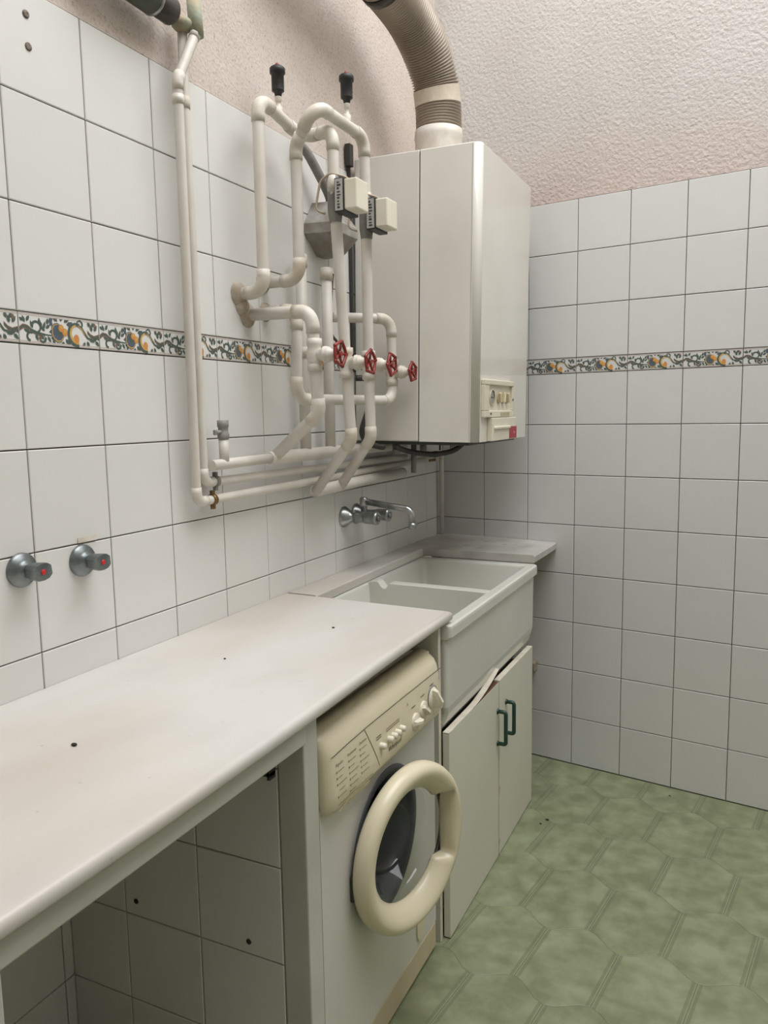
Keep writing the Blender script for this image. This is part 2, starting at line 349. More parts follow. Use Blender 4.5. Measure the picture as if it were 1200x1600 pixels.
# ---- patterned border tile: leaves, fruit and scrolls as thin glaze on a white strip
BMESHES = {}
def border_mesh(m):
    def get(w):
        key = (round(w, 3), m.name)
        if key in BMESHES: return BMESHES[key]
        b = MB(); h = 0.0597; g = GAP
        b.add([(g, g, -.008), (w-g, g, -.008), (w-g, h-g, -.008), (g, h-g, -.008), (g, g, .001), (w-g, g, .001), (w-g, h-g, .001), (g, h-g, .001)],
              [(0, 1, 5, 4), (1, 2, 6, 5), (2, 3, 7, 6), (3, 0, 4, 7), (4, 5, 6, 7)])
        zz = [0.0012]
        def clipx(x): return min(max(x, g+.0003), w-g-.0003)
        def poly(pts, mi):
            zz[0] += 0.000012
            pts = [(clipx(x*.2), min(max(y, .11), .89)*.0597 if mi != 5 or len(pts) > 4 else y*.0597, zz[0]) for x, y in pts]
            if max(p[0] for p in pts)-min(p[0] for p in pts) < .0003: return
            b.add(pts, [tuple(range(len(pts)))], mi)
        def stroke(pts, w0, w1, mi):
            P = [Vector((x*.2, y*.0597)) for x, y in pts]; n = len(P); Lq = []; Rq = []
            for i, p in enumerate(P):
                t = (P[min(i+1, n-1)]-P[max(i-1, 0)]).normalized(); nn = Vector((-t.y, t.x)); ww = (w0+(w1-w0)*i/(n-1))/2*(1.3 if mi == 1 else 0.8)
                Lq.append(p+nn*ww); Rq.append(p-nn*ww)
            zz[0] += 0.000012
            for i in range(n-1):
                q = [(clipx(c.x), c.y, zz[0]) for c in (Lq[i], Rq[i], Rq[i+1], Lq[i+1])]
                if max(c[0] for c in q)-min(c[0] for c in q) > .0001: b.add(q, [(0, 1, 2, 3)], mi)
        def arc(cx, cy, r, a0, a1, n=8): return [(cx+r*.3*math.cos(a0+(a1-a0)*k/n), cy+r*math.sin(a0+(a1-a0)*k/n)) for k in range(n+1)]
        def ell(cx, cy, rx, ry, mi, rot=0, n=10):
            pts = []
            for k in range(n):
                x = rx*math.cos(2*PI*k/n)*.2; y = ry*math.sin(2*PI*k/n)*.0597
                pts.append((cx+(x*math.cos(rot)-y*math.sin(rot))/.2, cy+(x*math.sin(rot)+y*math.cos(rot))/.0597))
            poly(pts, mi)
        def leaf(x, y, ang, L, wd, mi):
            c, s_ = math.cos(ang), math.sin(ang); pts = []
            for t, q in ((0, 0), (.3, .5), (.6, .45), (1, 0), (.6, -.45), (.3, -.5)):
                a = t*L*1.25; d = q*wd*1.45; pts.append((x+(a*c-d*s_)/.2, y+(a*s_+d*c)/.0597))
            poly(pts, mi)
        G, B_, Y, O, R = 1, 2, 3, 4, 5
        for y0, y1 in ((.035, .055), (.085, .10), (.90, .915), (.945, .965)): b.add([(g, y0*h, .00115), (w-g, y0*h, .00115), (w-g, y1*h, .00115), (g, y1*h, .00115)], [(0, 1, 2, 3)], 6)
        # ribbon scroll running across the joint
        for k, mi in ((0, R), (.05, G), (.10, R)):
            stroke([(-.01, .50-k), (.05, .60-k), (.10, .58-k), (.15, .47-k), (.22, .40-k), (.30, .36-k)], .004, .002, mi)
            stroke([(.84, .62-k), (.88, .50-k), (.93, .44-k), (1.01, .50-k)], .002, .004, mi)
        # dark stem and leaves on the left
        stroke([(.14, .45), (.22, .38), (.30, .34), (.38, .33)], .004, .002, G)
        for cx, cy, r, a0, a1 in ((.20, .56, .17, -1.2, 2.6), (.13, .24, .13, 1.0, 4.6), (.27, .22, .12, -3.4, .3)):
            stroke(arc(cx, cy, r, a0, a1), .003, .0042, G)
        for x, y, a, L in ((.07, .66, 1.9, .012), (.09, .70, 1.1, .013), (.06, .72, 2.7, .010), (.28, .50, 1.2, .014), (.31, .54, .6, .012), (.27, .58, 2.1, .012), (.33, .66, 1.4, .011), (.30, .45, 2.4, .010), (.35, .44, .2, .012)):
            leaf(x, y, a, L, .0045, G)
        for x, y, a, L in ((.16, .50, 1.9, .013), (.19, .34, -1.2, .012), (.23, .32, -.6, .012), (.33, .30, -1.0, .012), (.37, .28, -.4, .012), (.24, .62, 1.6, .012), (.40, .22, -1.4, .010), (.12, .38, 2.8, .011)):
            leaf(x, y, a, L, .0045, G)
        leaf(.24, .12, 1.5, .011, .0035, R); leaf(.36, .70, 1.2, .016, .006, G); leaf(.39, .62, 1.9, .014, .005, B_)
        # shell bowl, fruit
        ell(.455, .44, .080, .33, G, .2); ell(.457, .44, .074, .30, Y, .2); ell(.46, .45, .068, .27, B_, .2); ell(.478, .50, .045, .2, G, .2)
        for x, y, a in ((.46, .80, 2.4), (.50, .82, 1.4), (.54, .80, .7), (.57, .74, .2), (.55, .26, -.8), (.52, .18, -1.7), (.60, .62, .5), (.58, .30, -.3)):
            leaf(x, y, a, .015, .006, G)
        ell(.50, .60, .034, .125, O); ell(.545, .48, .036, .13, O); ell(.505, .63, .018, .06, Y); ell(.55, .51, .019, .065, Y)
        leaf(.60, .60, 1.1, .014, .006, B_)
        # yellow comma scroll
        stroke(arc(.70, .46, .34, 1.2, 4.9, 12), .003, .010, G); stroke(arc(.705, .46, .29, 1.0, 4.9, 12), .003, .0085, Y); ell(.69, .30, .035, .15, O)
        stroke([(.69, .78), (.76, .70), (.80, .52), (.84, .36), (.90, .32)], .004, .003, G); stroke([(.72, .74), (.77, .62), (.80, .46)], .0025, .002, Y)
        stroke(arc(.74, .80, .12, 3.6, -.6), .002, .003, G)
        for x, y, a in ((.86, .34, -.4), (.90, .30, .3), (.94, .28, -.7), (.97, .34, .4), (.83, .26, -1.2), (.80, .22, -2.0), (.90, .60, 1.8), (.93, .62, 1.0), (.87, .74, 1.9), (.90, .74, 1.1)):
            leaf(x, y, a, .012, .0048, G)
        leaf(.94, .72, 1.5, .010, .0042, R); leaf(.78, .18, -1.4, .008, .003, R)
        BMESHES[key] = b.mesh('border_tile', [m, BG_, BB_, BY_, BO_, BR_, BL_], weld=False)
        return BMESHES[key]
    return get
ROWS = [1.0012, 1.2012, 1.4012, 1.6012, 1.6609, 1.8609, 2.0609, 2.255]
# left wall: recessed below the worktop, tiled above it
wl = MB(); wl.box(-0.25, -0.0075, BY, 0.25, 0.88, 2.2545); wl.box(-0.25, -0.1075, BY, 0.25, -0.05, 0.88)
wall_left = struct('wall_left', wl, GROUT, 'white tiled wall with a patterned border behind the pipes and worktop', 'wall')
ML = frame((0, 0, 0), V(0, 1, 0), ZV, V(1, 0, 0))
usL = [-2.1514+0.2*k for k in range(-6, 11)]+[0.0]
lay(wall_left, ML, usL, [0.905]+ROWS, TILE, border=border_mesh(TILE))
MLo = frame((-0.1, 0, 0), V(0, 1, 0), ZV, V(1, 0, 0))
lay(wall_left, MLo, [-2.869, -2.669, -2.469, -2.269, -2.069, -2.038], [0.0012, 0.2012, 0.4012, 0.6012, 0.8012, 0.88], TILE)
st = MB(); st.box(-0.25, -0.002, BY, 0.25, 2.2555, CEIL)
part('stucco', st, STUCCO_L, wall_left, 'pinkish speckled stucco above the tiles')
for y, z in ((-2.0836, 2.2067), (-2.0829, 2.1501)):
    h = MB().lathe((0.0004, y, z), (1, 0, 0), [(0.0075, 0), (0.0075, 0.0012), (0.003, 0.0012), (0.0, 0.0005)], 10); part('wall_plug', h, HOLE, wall_left)
# far wall
wf = MB()
def fbox(mb, u0, u1, n0, n1, z0, z1, bev=0, mi=0): mb.box(u0, u1, z0, z1, n0, n1, bev, mi, M=frame((0, 0, 0), FU, ZV, FN))
fbox(wf, -0.05, 3.1, -0.2, -0.0075, -0.05, 2.2545)
wall_far = struct('wall_far', wf, GROUT, 'white tiled wall at the far end with a patterned border', 'wall')
MF = frame((0, 0, 0), FU, ZV, FN)
usF = [0.004, 0.016]+[0.016+0.2*k for k in range(1, 15)]
lay(wall_far, MF, usF, [0.0012, 0.2012, 0.4012, 0.6012, 0.8012]+ROWS, FTILE, border=border_mesh(FTILE))
sf = MB(); fbox(sf, -0.05, 3.1, -0.2, -0.001, 2.2555, CEIL)
part('stucco', sf, STUCCO_F, wall_far, 'rough white stucco above the tiles')
# walls out of the frame
wb = MB(); wb.box(-0.25, RX+0.2, BY-0.2, BY, -0.05, CEIL); struct('wall_back', wb, PLASTER, 'plain plastered wall behind the camera', 'wall')
wr = MB()
wr.box(RX, RX+0.2, BY, 0.25, -0.05, CEIL)
struct('wall_right', wr, PLASTER, 'plain plastered wall on the right', 'wall')
ce = MB()
ce.box(-0.25, SKY[0], BY, 0.25, CEIL, CEIL+0.12); ce.box(SKY[1], RX+0.2, BY, 0.25, CEIL, CEIL+0.12)
ce.box(SKY[0], SKY[1], BY, SKY[2], CEIL, CEIL+0.12); ce.box(SKY[0], SKY[1], SKY[3], 0.25, CEIL, CEIL+0.12)
struct('ceiling', ce, PLASTER, 'white ceiling with a large skylight opening', 'ceiling')
# floor: sheet with wavy-edged pieces aligned to the far wall
fl = MB(); fl.box(-0.25, RX+0.2, BY, 0.25, -0.06, -0.0012)
floor = struct('floor', fl, FJOINT, 'green mottled vinyl floor with wavy-edged tile pattern', 'floor')
FW, FP, FS, FA = 0.203, 0.277, 0.222, 0.055
def ftile_mesh():
    b = MB(); n = 8; out = []
    g = 0.0004
    wave = lambda x: FA/2*(1-math.cos(2*PI*(x+FW/2)/FW))   # bulges in the middle of the tile
    xs = [-FW/2+g+(FW-2*g)*k/n for k in range(n+1)]
    top = [(x, wave(x)-g) for x in xs]; bot = [(x, -FS-wave(x)+g) for x in xs]
    # bottom edge follows the top edges of the next row: lower in the middle
    poly = bot+top[::-1]; m = len(poly)
    cx = 0; cy = -FS/2
    ins = [(x*(1-0.0012/(FW/2)), cy+(y-cy)*(1-0.0012/(FS/2))) for x, y in poly]
    b.add([(x, y, -0.0007) for x, y in poly]+[(x, y, 0.0) for x, y in ins], [tuple(range(m, 2*m))]+[(i, (i+1) % m, m+(i+1) % m, m+i) for i in range(m)])
    return b.mesh('floor_tile', FLOORM)
fm = ftile_mesh()
A0 = V(0.594, -0.300, 0); FVv = Vector((-FU.y, FU.x, 0))
for j in range(-2, 16):
    for i in range(-6, 12):
        p = A0+FU*(FW*(i+0.5)+(j % 2)*FW/2)-FVv*(FP*j)
        if p.x < -0.15 or p.x > 2.6 or p.y < -4.4: continue
        lo = (p-Vector((0, 0, 0))).dot(FN)      # distance to the far wall
        if lo < -0.3: continue
        if p.x > 1.9 and p.y < -2.6: continue
        cut = [c for c in ((FN*0.004, FN, 0.34), (V(0.002, 0, 0), V(1, 0, 0), 0.25)) if abs((p-FVv*0.11-c[0]).dot(c[1])) < c[2] or (p-FVv*0.11-c[0]).dot(c[1]) < 0]
        me = fm
        if cut:
            bm = bmesh.new(); bm.from_mesh(fm); Mi = frame(p, FU, FVv, ZV).inverted()
            for co_, no_, _ in cut:
                bmesh.ops.bisect_plane(bm, geom=bm.verts[:]+bm.edges[:]+bm.faces[:], plane_co=Mi @ co_, plane_no=Mi.to_3x3() @ no_, clear_inner=True)
            if not bm.faces or sum(f.calc_area() for f in bm.faces) < 0.0008: bm.free(); continue
            me = bpy.data.meshes.new('floor_tile'); bm.to_mesh(me); bm.free(); me.materials.append(FLOORM)
        o = bpy.data.objects.new('floor_tile', me); COL.objects.link(o); o.parent = floor
        o.matrix_basis = frame(p, FU, FVv, ZV)

# ------------------------------------------------------------------ worktop, niche, partitions
def slab(front, y_end, x_back, z1, th, name_mats, layers):
    pass
def loft(mb, polys, mi=0):
    n = len(polys[0]); vs = [p for q in polys for p in q]; fs = [tuple(range(n))[::-1], tuple(range((len(polys)-1)*n, len(polys)*n))]
    for a in range(len(polys)-1):
        for k in range(n): fs.append((a*n+k, a*n+(k+1) % n, (a+1)*n+(k+1) % n, (a+1)*n+k))
    mb.add(vs, fs, mi); return mb
NOSE = [(0.902, 0.007), (0.9045, 0.002), (0.909, 0.0), (0.917, 0.0), (0.9225, 0.0015), (0.926, 0.005), (0.9275, 0.009), (0.928, 0.013)]
front = [(-3.0, 0.546), (-2.75, 0.549), (-2.44, 0.555), (-2.2, 0.553), (-2.0, 0.549), (-1.7, 0.541), (-1.45, 0.538), (-1.282, 0.537)]
polys = []
for z, ins in NOSE:
    e = min(ins, 0.008)
    q = [(0.001, -3.0, z)]+[(x-ins, y if i < len(front)-1 else y-e, z) for i, (y, x) in enumerate(front)]+[(0.001, -1.256-e, z)]
    polys.append(q)
ctop = MB(); loft(ctop, polys)
worktop = single('marble_worktop', ctop, MARBLE, 'long white marble worktop with a rounded front edge over the washing machine', 'worktop', (0.3, -2.1, 0.902))
for p_ in worktop.data.polygons: p_.use_smooth = abs(p_.normal.z) < 0.995
led = MB(); polys = []
for z, ins in ((0.899, 0.0), (0.924, 0.0), (0.928, 0.004)):
    polys.append([(0.001, -1.2535, z), (0.100-ins, -1.2575, z), (0.086-ins, -0.404, z), (0.001, -0.404, z)])
loft(led, polys)
single('marble_ledge', led, MARBLE, 'narrow marble strip along the wall behind the sink', 'ledge', (0.05, -0.8, 0.899))
cs = MB(); polys = []
for z, ins in ((0.898, 0.003), (0.901, 0.0), (0.922, 0.0), (0.928, 0.005)):
    def fw(x): return x*math.tan(FY)-0.002
    polys.append([(0.001, -0.4035, z), (0.532-ins, -0.4035+min(ins, 0.004)*0, z), (0.538-ins, fw(0.538), z), (0.001, fw(0.0), z)])
    if z != 0.901: pass
loft(cs, polys)
single('marble_corner_shelf', cs, MARBLE_G, 'grey worn marble slab in the corner beyond the sink', 'shelf', (0.27, -0.22, 0.898))
for i, (x, y, r) in enumerate(((0.27, -2.33, .0045), (0.32, -1.55, .0032), (0.22, -1.86, .0025))):
    d = MB(); d.sphere((x, y, 0.928+r*0.5), r, 8, 0, (1.3, .9, .55))
    single('dirt_crumb', d, SPECK, ('largest dark crumb on the marble worktop, above the empty niche', 'dark round crumb on the marble worktop near the sink', 'small dark crumb in the middle of the marble worktop')[i], 'crumb', (x, y, 0.928))
# partition between niche and washing machine
PY = -2.045
pw = MB(); pw.box(-0.1, 0.473, PY+0.0075, PY+0.05, 0.0, 0.9015); pw.box(0.473, 0.531, PY, PY+0.050, 0.0, 0.9015, 0.003)
pt = thing('partition_wall', 'tiled brick partition between the empty niche and the washing machine', 'partition', (0.2, PY+0.03, 0))
part('core', pw, GREYPAINT, pt)
po = part('tile_bed', MB().box(-0.1, 0.473, PY+0.0072, PY+0.0076, 0.001, 0.896), GROUT, pt)
lay(po, Matrix.Translation((-0.2, -(PY+0.03), 0)) @ frame((0, PY, 0), V(1, 0, 0), ZV, V(0, -1, 0)), [-0.099, 0.07, 0.27, 0.472], [0.0012, 0.2012, 0.4012, 0.6012, 0.8012, 0.896], TILE)
for x, z in ((0.1014, 0.4359), (0.3907, 0.4283)): hh = MB().lathe((x, PY-0.0004, z), (0, -1, 0), [(0.006, 0), (0.006, 0.0008), (0.0, 0.0008)], 10); part('drill_hole', hh, SPECK, pt)
ck = MB(); ck.box(0.448, 0.475, PY-0.003, PY-0.0005, 0.32, 0.42, 0.001); 
bm_ = MB(); bm_.box(0.496, 0.538, -2.995, PY-0.0005, 0.862, 0.9015, 0.003)
single('front_beam', bm_, GREYPAINT, 'painted plaster beam along the front under the marble worktop', 'beam', (0.515, -2.5, 0.862))
pb = MB(); pb.box(-0.1, 0.538, -2.76, -2.688, 0.0, 0.8615, 0.003)
single('partition_wall', pb, GREYPAINT, 'plastered partition at the near left end of the empty niche', 'partition', (0.2, -2.72, 0))
bk = MB(); bk.box(0.40, 0.468, PY-0.02, PY-0.0008, 0.792, 0.801, 0.001); bk.box(0.461, 0.468, PY-0.02, PY-0.0008, 0.786, 0.806, 0.001)
single('metal_bracket', bk, DARKG, 'small dark metal bracket high in the empty niche', 'bracket', (0.43, PY-0.01, 0.786))

# ------------------------------------------------------------------ washing machine
wm = thing('washing_machine', 'white washing machine with aged cream panel and open round door', 'washing machine', (0.25, -1.67, 0.0))
WY0, WY1, WX = -1.972, -1.372, 0.517
HC = (-1.673, 0.478); HR = 0.158
b = MB()
for bx in ((-0.04, WX-0.012, WY0, WY0+0.012, 0.012, 0.84), (-0.04, WX-0.012, WY1-0.012, WY1, 0.012, 0.84), (-0.04, -0.028, WY0, WY1, 0.012, 0.84), (-0.04, 0.49, WY0, WY1, 0.830, 0.840), (-0.04, WX-0.012, WY0, WY1, 0.012, 0.024)): b.box(*bx, 0.002)
part('body', b, WMWHITE, wm)
# front plate with round opening
fp = MB(); n = 48; inner = []; outer = []; y0, y1, z0, z1 = WY0, WY1, 0.085, 0.70
for k in range(n):
    a = 2*PI*k/n; c, s_ = math.cos(a), math.sin(a); inner.append((HC[0]+HR*c, HC[1]+HR*s_))
    tx = ((y1-HC[0])/c if c > 0 else (y0-HC[0])/c) if abs(c) > 1e-6 else 9; tz = ((z1-HC[1])/s_ if s_ > 0 else (z0-HC[1])/s_) if abs(s_) > 1e-6 else 9
    t = min(tx, tz); outer.append((HC[0]+t*c, HC[1]+t*s_))
for cy, cz in ((y0, z0), (y0, z1), (y1, z0), (y1, z1)):
    i = min(range(n), key=lambda k: (outer[k][0]-cy)**2+(outer[k][1]-cz)**2); outer[i] = (cy, cz)
vs = [(WX, y, z) for y, z in outer]+[(WX, y, z) for y, z in inner]+[(WX-0.018, HC[0]+(y-HC[0])*.97, HC[1]+(z-HC[1])*.97) for y, z in inner]+[(WX-0.014, y, z) for y, z in outer]
fs = []
for k in range(n):
    k2 = (k+1) % n; fs += [(k, k2, n+k2, n+k), (n+k, n+k2, 2*n+k2, 2*n+k), (k, k2, 3*n+k2, 3*n+k)]
fp.add(vs, fs); part('front_plate', fp, WMWHITE, wm)
rim = MB(); rim.lathe((WX, HC[0], HC[1]), (1, 0, 0), [(HR+0.012, 0.0), (HR+0.011, 0.003), (HR+0.002, 0.003), (HR-0.008, 0.001), (HR-0.012, -0.012)], 48)
part('opening_rim', rim, RUBBER, wm)
gk = MB(); gk.lathe((WX-0.004, HC[0], HC[1]), (-1, 0, 0), [(HR-0.006, 0.0), (HR-0.014, 0.01), (HR-0.022, 0.03), (HR-0.028, 0.075)], 48); part('door_gasket', gk, RUBBER, wm, 'dark rubber door seal')
dr = MB(); dr.lathe((WX-0.07, HC[0], HC[1]), (-1, 0, 0), [(HR-0.02, 0), (0.20, 0.02), (0.20, 0.33), (0.20, 0.33), (0.0, 0.34)], 36); part('drum', dr, STEEL, wm, 'steel drum')
kk = MB(); kk.box(WX-0.012, WX+0.001, WY0+0.003, WY1-0.003, 0.012, 0.084, 0.003); part('kick_plate', kk, KICK, wm, 'yellowed plinth strip')
fflap = MB(); fflap.prism([(-1.508, 0.175), (-1.508, 0.125), (-1.500, 0.108), (-1.484, 0.102), (-1.468, 0.108), (-1.460, 0.125), (-1.460, 0.175)], lambda u, v, w: (w, u, v), WX, WX+0.004); part('filter_flap', fflap, CREAM, wm, 'small cream filter flap')
# control panel
prof = [(0.47, 0.672), (0.520, 0.672), (0.537, 0.680), (0.544, 0.694), (0.5435, 0.720), (0.5385, 0.790), (0.5345, 0.810), (0.527, 0.825), (0.514, 0.836), (0.497, 0.842), (0.47, 0.843)]
def facex(z): return 0.5435-(z-0.720)*0.005/0.070 if z > 0.72 else (0.5435 if z > 0.694 else 0.5435-(0.694-z)*0.3)
cp = MB(); secs = []
ys = [WY0, WY0+0.003, WY0+0.008, WY0+0.016, WY0+0.028, WY1-0.028, WY1-0.016, WY1-0.008, WY1-0.003, WY1]
sh = [0.026, 0.016, 0.009, 0.0035, 0, 0, 0.0025, 0.006, 0.010, 0.016]
for y, s_ in zip(ys, sh): secs.append([(max(0.47, x-s_*(1 if x > 0.5 else 0.2)), y, z) for x, z in prof])
n = len(prof); vs = [p for q in secs for p in q]; fs = []
for a in range(len(secs)-1):
    for k in range(n): fs.append((a*n+k, a*n+(k+1) % n, (a+1)*n+(k+1) % n, (a+1)*n+k))
fs += [tuple(range(n)), tuple(range((len(secs)-1)*n, len(secs)*n))]
cp.add(vs, fs, 0, False); cpo = part('control_panel', cp, CREAM, wm, 'aged cream control panel')
for p_ in cpo.data.polygons: p_.use_smooth = abs(p_.normal.y) < 0.97
def on_panel(u, v, off): return (facex(v)+off, u, v)
ln = MB()
def pline(pts, w, mi=0, off=0.0006):
    for (u0, v0), (u1, v1) in zip(pts[:-1], pts[1:]):
        d = Vector((u1-u0, v1-v0)).normalized(); nn = Vector((-d.y, d.x))*w/2
        ln.add([on_panel(u0+nn.x, v0+nn.y, off), on_panel(u1+nn.x, v1+nn.y, off), on_panel(u1-nn.x, v1-nn.y, off), on_panel(u0-nn.x, v0-nn.y, off)], [(0, 1, 2, 3)], mi)
pline([(WY0+0.012, 0.797), (WY0+0.025, 0.797), (-1.89, 0.800), (-1.80, 0.802), (-1.60, 0.802), (-1.376, 0.800)], 0.0018)
pline([(-1.815, 0.802), (-1.79, 0.760), (-1.768, 0.720), (-1.757, 0.697)], 0.0016)
part('panel_seam', ln, DARKLINE, cpo)
# recessed drawer grip
dg = MB(); dg.prism([(-1.93, 0.676), (-1.80, 0.676), (-1.80, 0.684), (-1.90, 0.687)], lambda u, v, w: (facex(v)+w, u, v), -0.002, 0.0012); part('drawer_grip', dg, KICK, cpo)
# printed writing
LET = {}
pr = MB()
def put(txt, u, v, size, mi, align='LEFT', shear=0.0, off=0.0009):
    vs, fs = text_mesh(txt, size, align, shear); part('lettering', MB().add([on_panel(u+x, v+y, off) for x, y in vs], fs, 0), PRINT, cpo)
put('Algodón', -1.944, 0.773, 0.0088, 0); put('Resistentes', -1.895, 0.775, 0.0085, 0); put('Delicados', -1.843, 0.778, 0.0085, 0)
for u0, v0, rows in ((-1.944, 0.760, 5), (-1.893, 0.762, 6), (-1.843, 0.766, 5)):
    for r in range(rows):
        v = v0-r*0.0125; w = (0.026, 0.018, 0.034, 0.024, 0.03, 0.02)[r]
        if r != 3 or u0 > -1.9: pr.add([on_panel(u0, v, .0009), on_panel(u0+.003, v, .0009), on_panel(u0+.003, v+.004, .0009), on_panel(u0, v+.004, .0009)], [(0, 1, 2, 3)], 0)
        pr.add([on_panel(u0+.006, v+.001, .0009), on_panel(u0+.006+w, v+.001, .0009), on_panel(u0+.006+w, v+.0024, .0009), on_panel(u0+.006, v+.0024, .0009)], [(0, 1, 2, 3)], 1)
pr.add([on_panel(-1.944, .6945, .0012), on_panel(-1.79, .6945, .0012), on_panel(-1.79, .696, .0012), on_panel(-1.944, .696, .0012)], [(0, 1, 2, 3)], 1)
put('Whirlpool', -1.677, 0.7085, 0.0165, 0, 'CENTER', 0.25)
for u, v in ((-1.766, .757), (-1.766, .762)): pr.add([on_panel(u, v, .0009), on_panel(u+.025, v, .0009), on_panel(u+.025, v+.0018, .0009), on_panel(u, v+.0018, .0009)], [(0, 1, 2, 3)], 0)
for u, v, w in ((-1.715, .757, .07), (-1.715, .762, .07), (-1.575, .760, .024), (-1.518, .768, .024), (-1.455, .776, .022)): pr.add([on_panel(u, v, .0009), on_panel(u+w, v, .0009), on_panel(u+w, v+.002, .0009), on_panel(u, v+.002, .0009)], [(0, 1, 2, 3)], 1 if w > .05 else 0)
for u in (-1.595, -1.395): pr.add([on_panel(u, .775, .0009), on_panel(u+.003, .775, .0009), on_panel(u+.003, .781, .0009), on_panel(u, .781, .0009)], [(0, 1, 2, 3)], 1)
tag(part('programme_print', pr, [PRINT, PRINTG], cpo, 'fine printed programme list'), kind='stuff')
for u in (-1.7455, -1.706, -1.685, -1.6645, -1.640):
    v = 0.738; x = facex(v)
    q = MB(); q.lathe((x-0.002, u, v), (1, 0, 0), [(0.0075, 0), (0.0075, 0.010), (0.0065, 0.0135), (0.004, 0.015), (0, 0.0155)], 14); part('push_button', q, CREAM2, cpo)
for u, v, r, ang, big in ((-1.557, 0.722, 0.019, 1.50, 0), (-1.505, 0.734, 0.019, 0.75, 0), (-1.443, 0.742, 0.026, 0.12, 1)):
    x = facex(v)
    q = MB()
    if big: q.lathe((x-0.002, u, v), (1, 0, 0), [(0.033, 0), (0.033, 0.003), (0.026, 0.003)], 28, 1)
    q.lathe((x-0.002, u, v), (1, 0, 0), [(r+.002, 0), (r+.002, 0.004), (r, 0.006), (r, 0.006), (0, 0.0065)], 26)
    g = q; M = Matrix.Translation((x+0.003, u, v)) @ Matrix.Rotation(ang, 4, 'X')
    L_ = r*0.98; H_ = 0.015 if not big else 0.026; wd = 0.006 if not big else 0.008
    vs = [(0, -wd, -L_), (0, wd, -L_), (0, wd, L_), (0, -wd, L_), (H_*.85, -wd*.6, -L_*.9), (H_*.85, wd*.6, -L_*.9), (H_*.5, wd*.55, L_*.75), (H_*.5, -wd*.55, L_*.75), (H_, -wd*.5, -L_*.3), (H_, wd*.5, -L_*.3)]
    vs = [M @ Vector(p) for p in vs]
    g.add(vs, [(0, 1, 2, 3), (0, 1, 5, 4), (2, 3, 7, 6), (1, 2, 6, 9, 5), (0, 3, 7, 8, 4), (4, 5, 9, 8), (8, 9, 6, 7)]); part('knob', q, [CREAM2, GREY], cpo)
# open porthole door, hinged on its near side
TH = 0.2210; DH = Vector((0.555, -1.8706, 0.4786)); DRr = 0.1917
dU = Vector((math.sin(TH), math.cos(TH), 0)); dN = Vector((math.cos(TH), -math.sin(TH), 0)); DC = DH+dU*DRr
def dpt(r, a, d): return DC+dU*(r*math.cos(a))+ZV*(r*math.sin(a))+dN*d
def rin(a):
    a = (a+PI) % (2*PI)-PI; r = 0.128
    if abs(a) < 0.62:
        w = min(1, (0.62-abs(a))/0.09); r = r+(max(r, 0.140/math.cos(a))-r)*w
    return r
n = 96; rg = MB(); sect = []
for k in range(n):
    a = 2*PI*k/n; ri = rin(a); ro = DRr; mid = (0.128+ro)/2; hw = (ro-0.128)/2
    s_ = [dpt(ri+0.002, a, -0.034), dpt(ri, a, -0.028), dpt(ri+0.003, a, -0.018), dpt(max(ri+0.005, 0.128+hw*.45), a, -0.006), dpt(max(ri+0.010, mid-hw*.15), a, 0.004), dpt(mid+hw*.25, a, 0.009), dpt(ro-hw*.42, a, 0.008), dpt(ro-hw*.16, a, 0.001), dpt(ro-hw*.02, a, -0.010), dpt(ro, a, -0.018), dpt(ro-0.001, a, -0.028), dpt(ro-0.012, a, -0.034)]
    sect.append(s_)
m_ = len(sect[0]); vs = [p for s_ in sect for p in s_]; fs = []
for k in range(n):
    k2 = (k+1) % n
    for j in range(m_): fs.append((k*m_+j, k2*m_+j, k2*m_+(j+1) % m_, k*m_+(j+1) % m_))
rg.add(vs, fs, 0, True); door = part('door', rg, CREAM, wm, 'cream porthole door standing ajar')
gl = MB(); gl.lathe(DC-dN*0.033, -dN, [(0.150, 0), (0.128, 0.001), (0.118, 0.02), (0.108, 0.06), (0.092, 0.085), (0.06, 0.098), (0.0, 0.103)], 40); part('door_glass', gl, GLASS, door, 'domed glass of the door')
hg = MB(); hg.box(WX+0.001, 0.526, -1.858, -1.835, 0.43, 0.49, 0.003); part('hinge', hg, DARKG, door)
it = MB(); it.lathe(DC-dN*0.031, -dN, [(0.186, 0), (0.180, 0.006), (0.150, 0.008), (0.150, 0.001)], 48); part('inner_ring', it, GREY, door)
for y in (-1.93, -1.41):
    for x in (0.03, 0.46):
        q = MB(); q.cyl((x, y, 0.0), (x, y, 0.014), 0.018, 12); part('foot', q, BLACKP, wm)

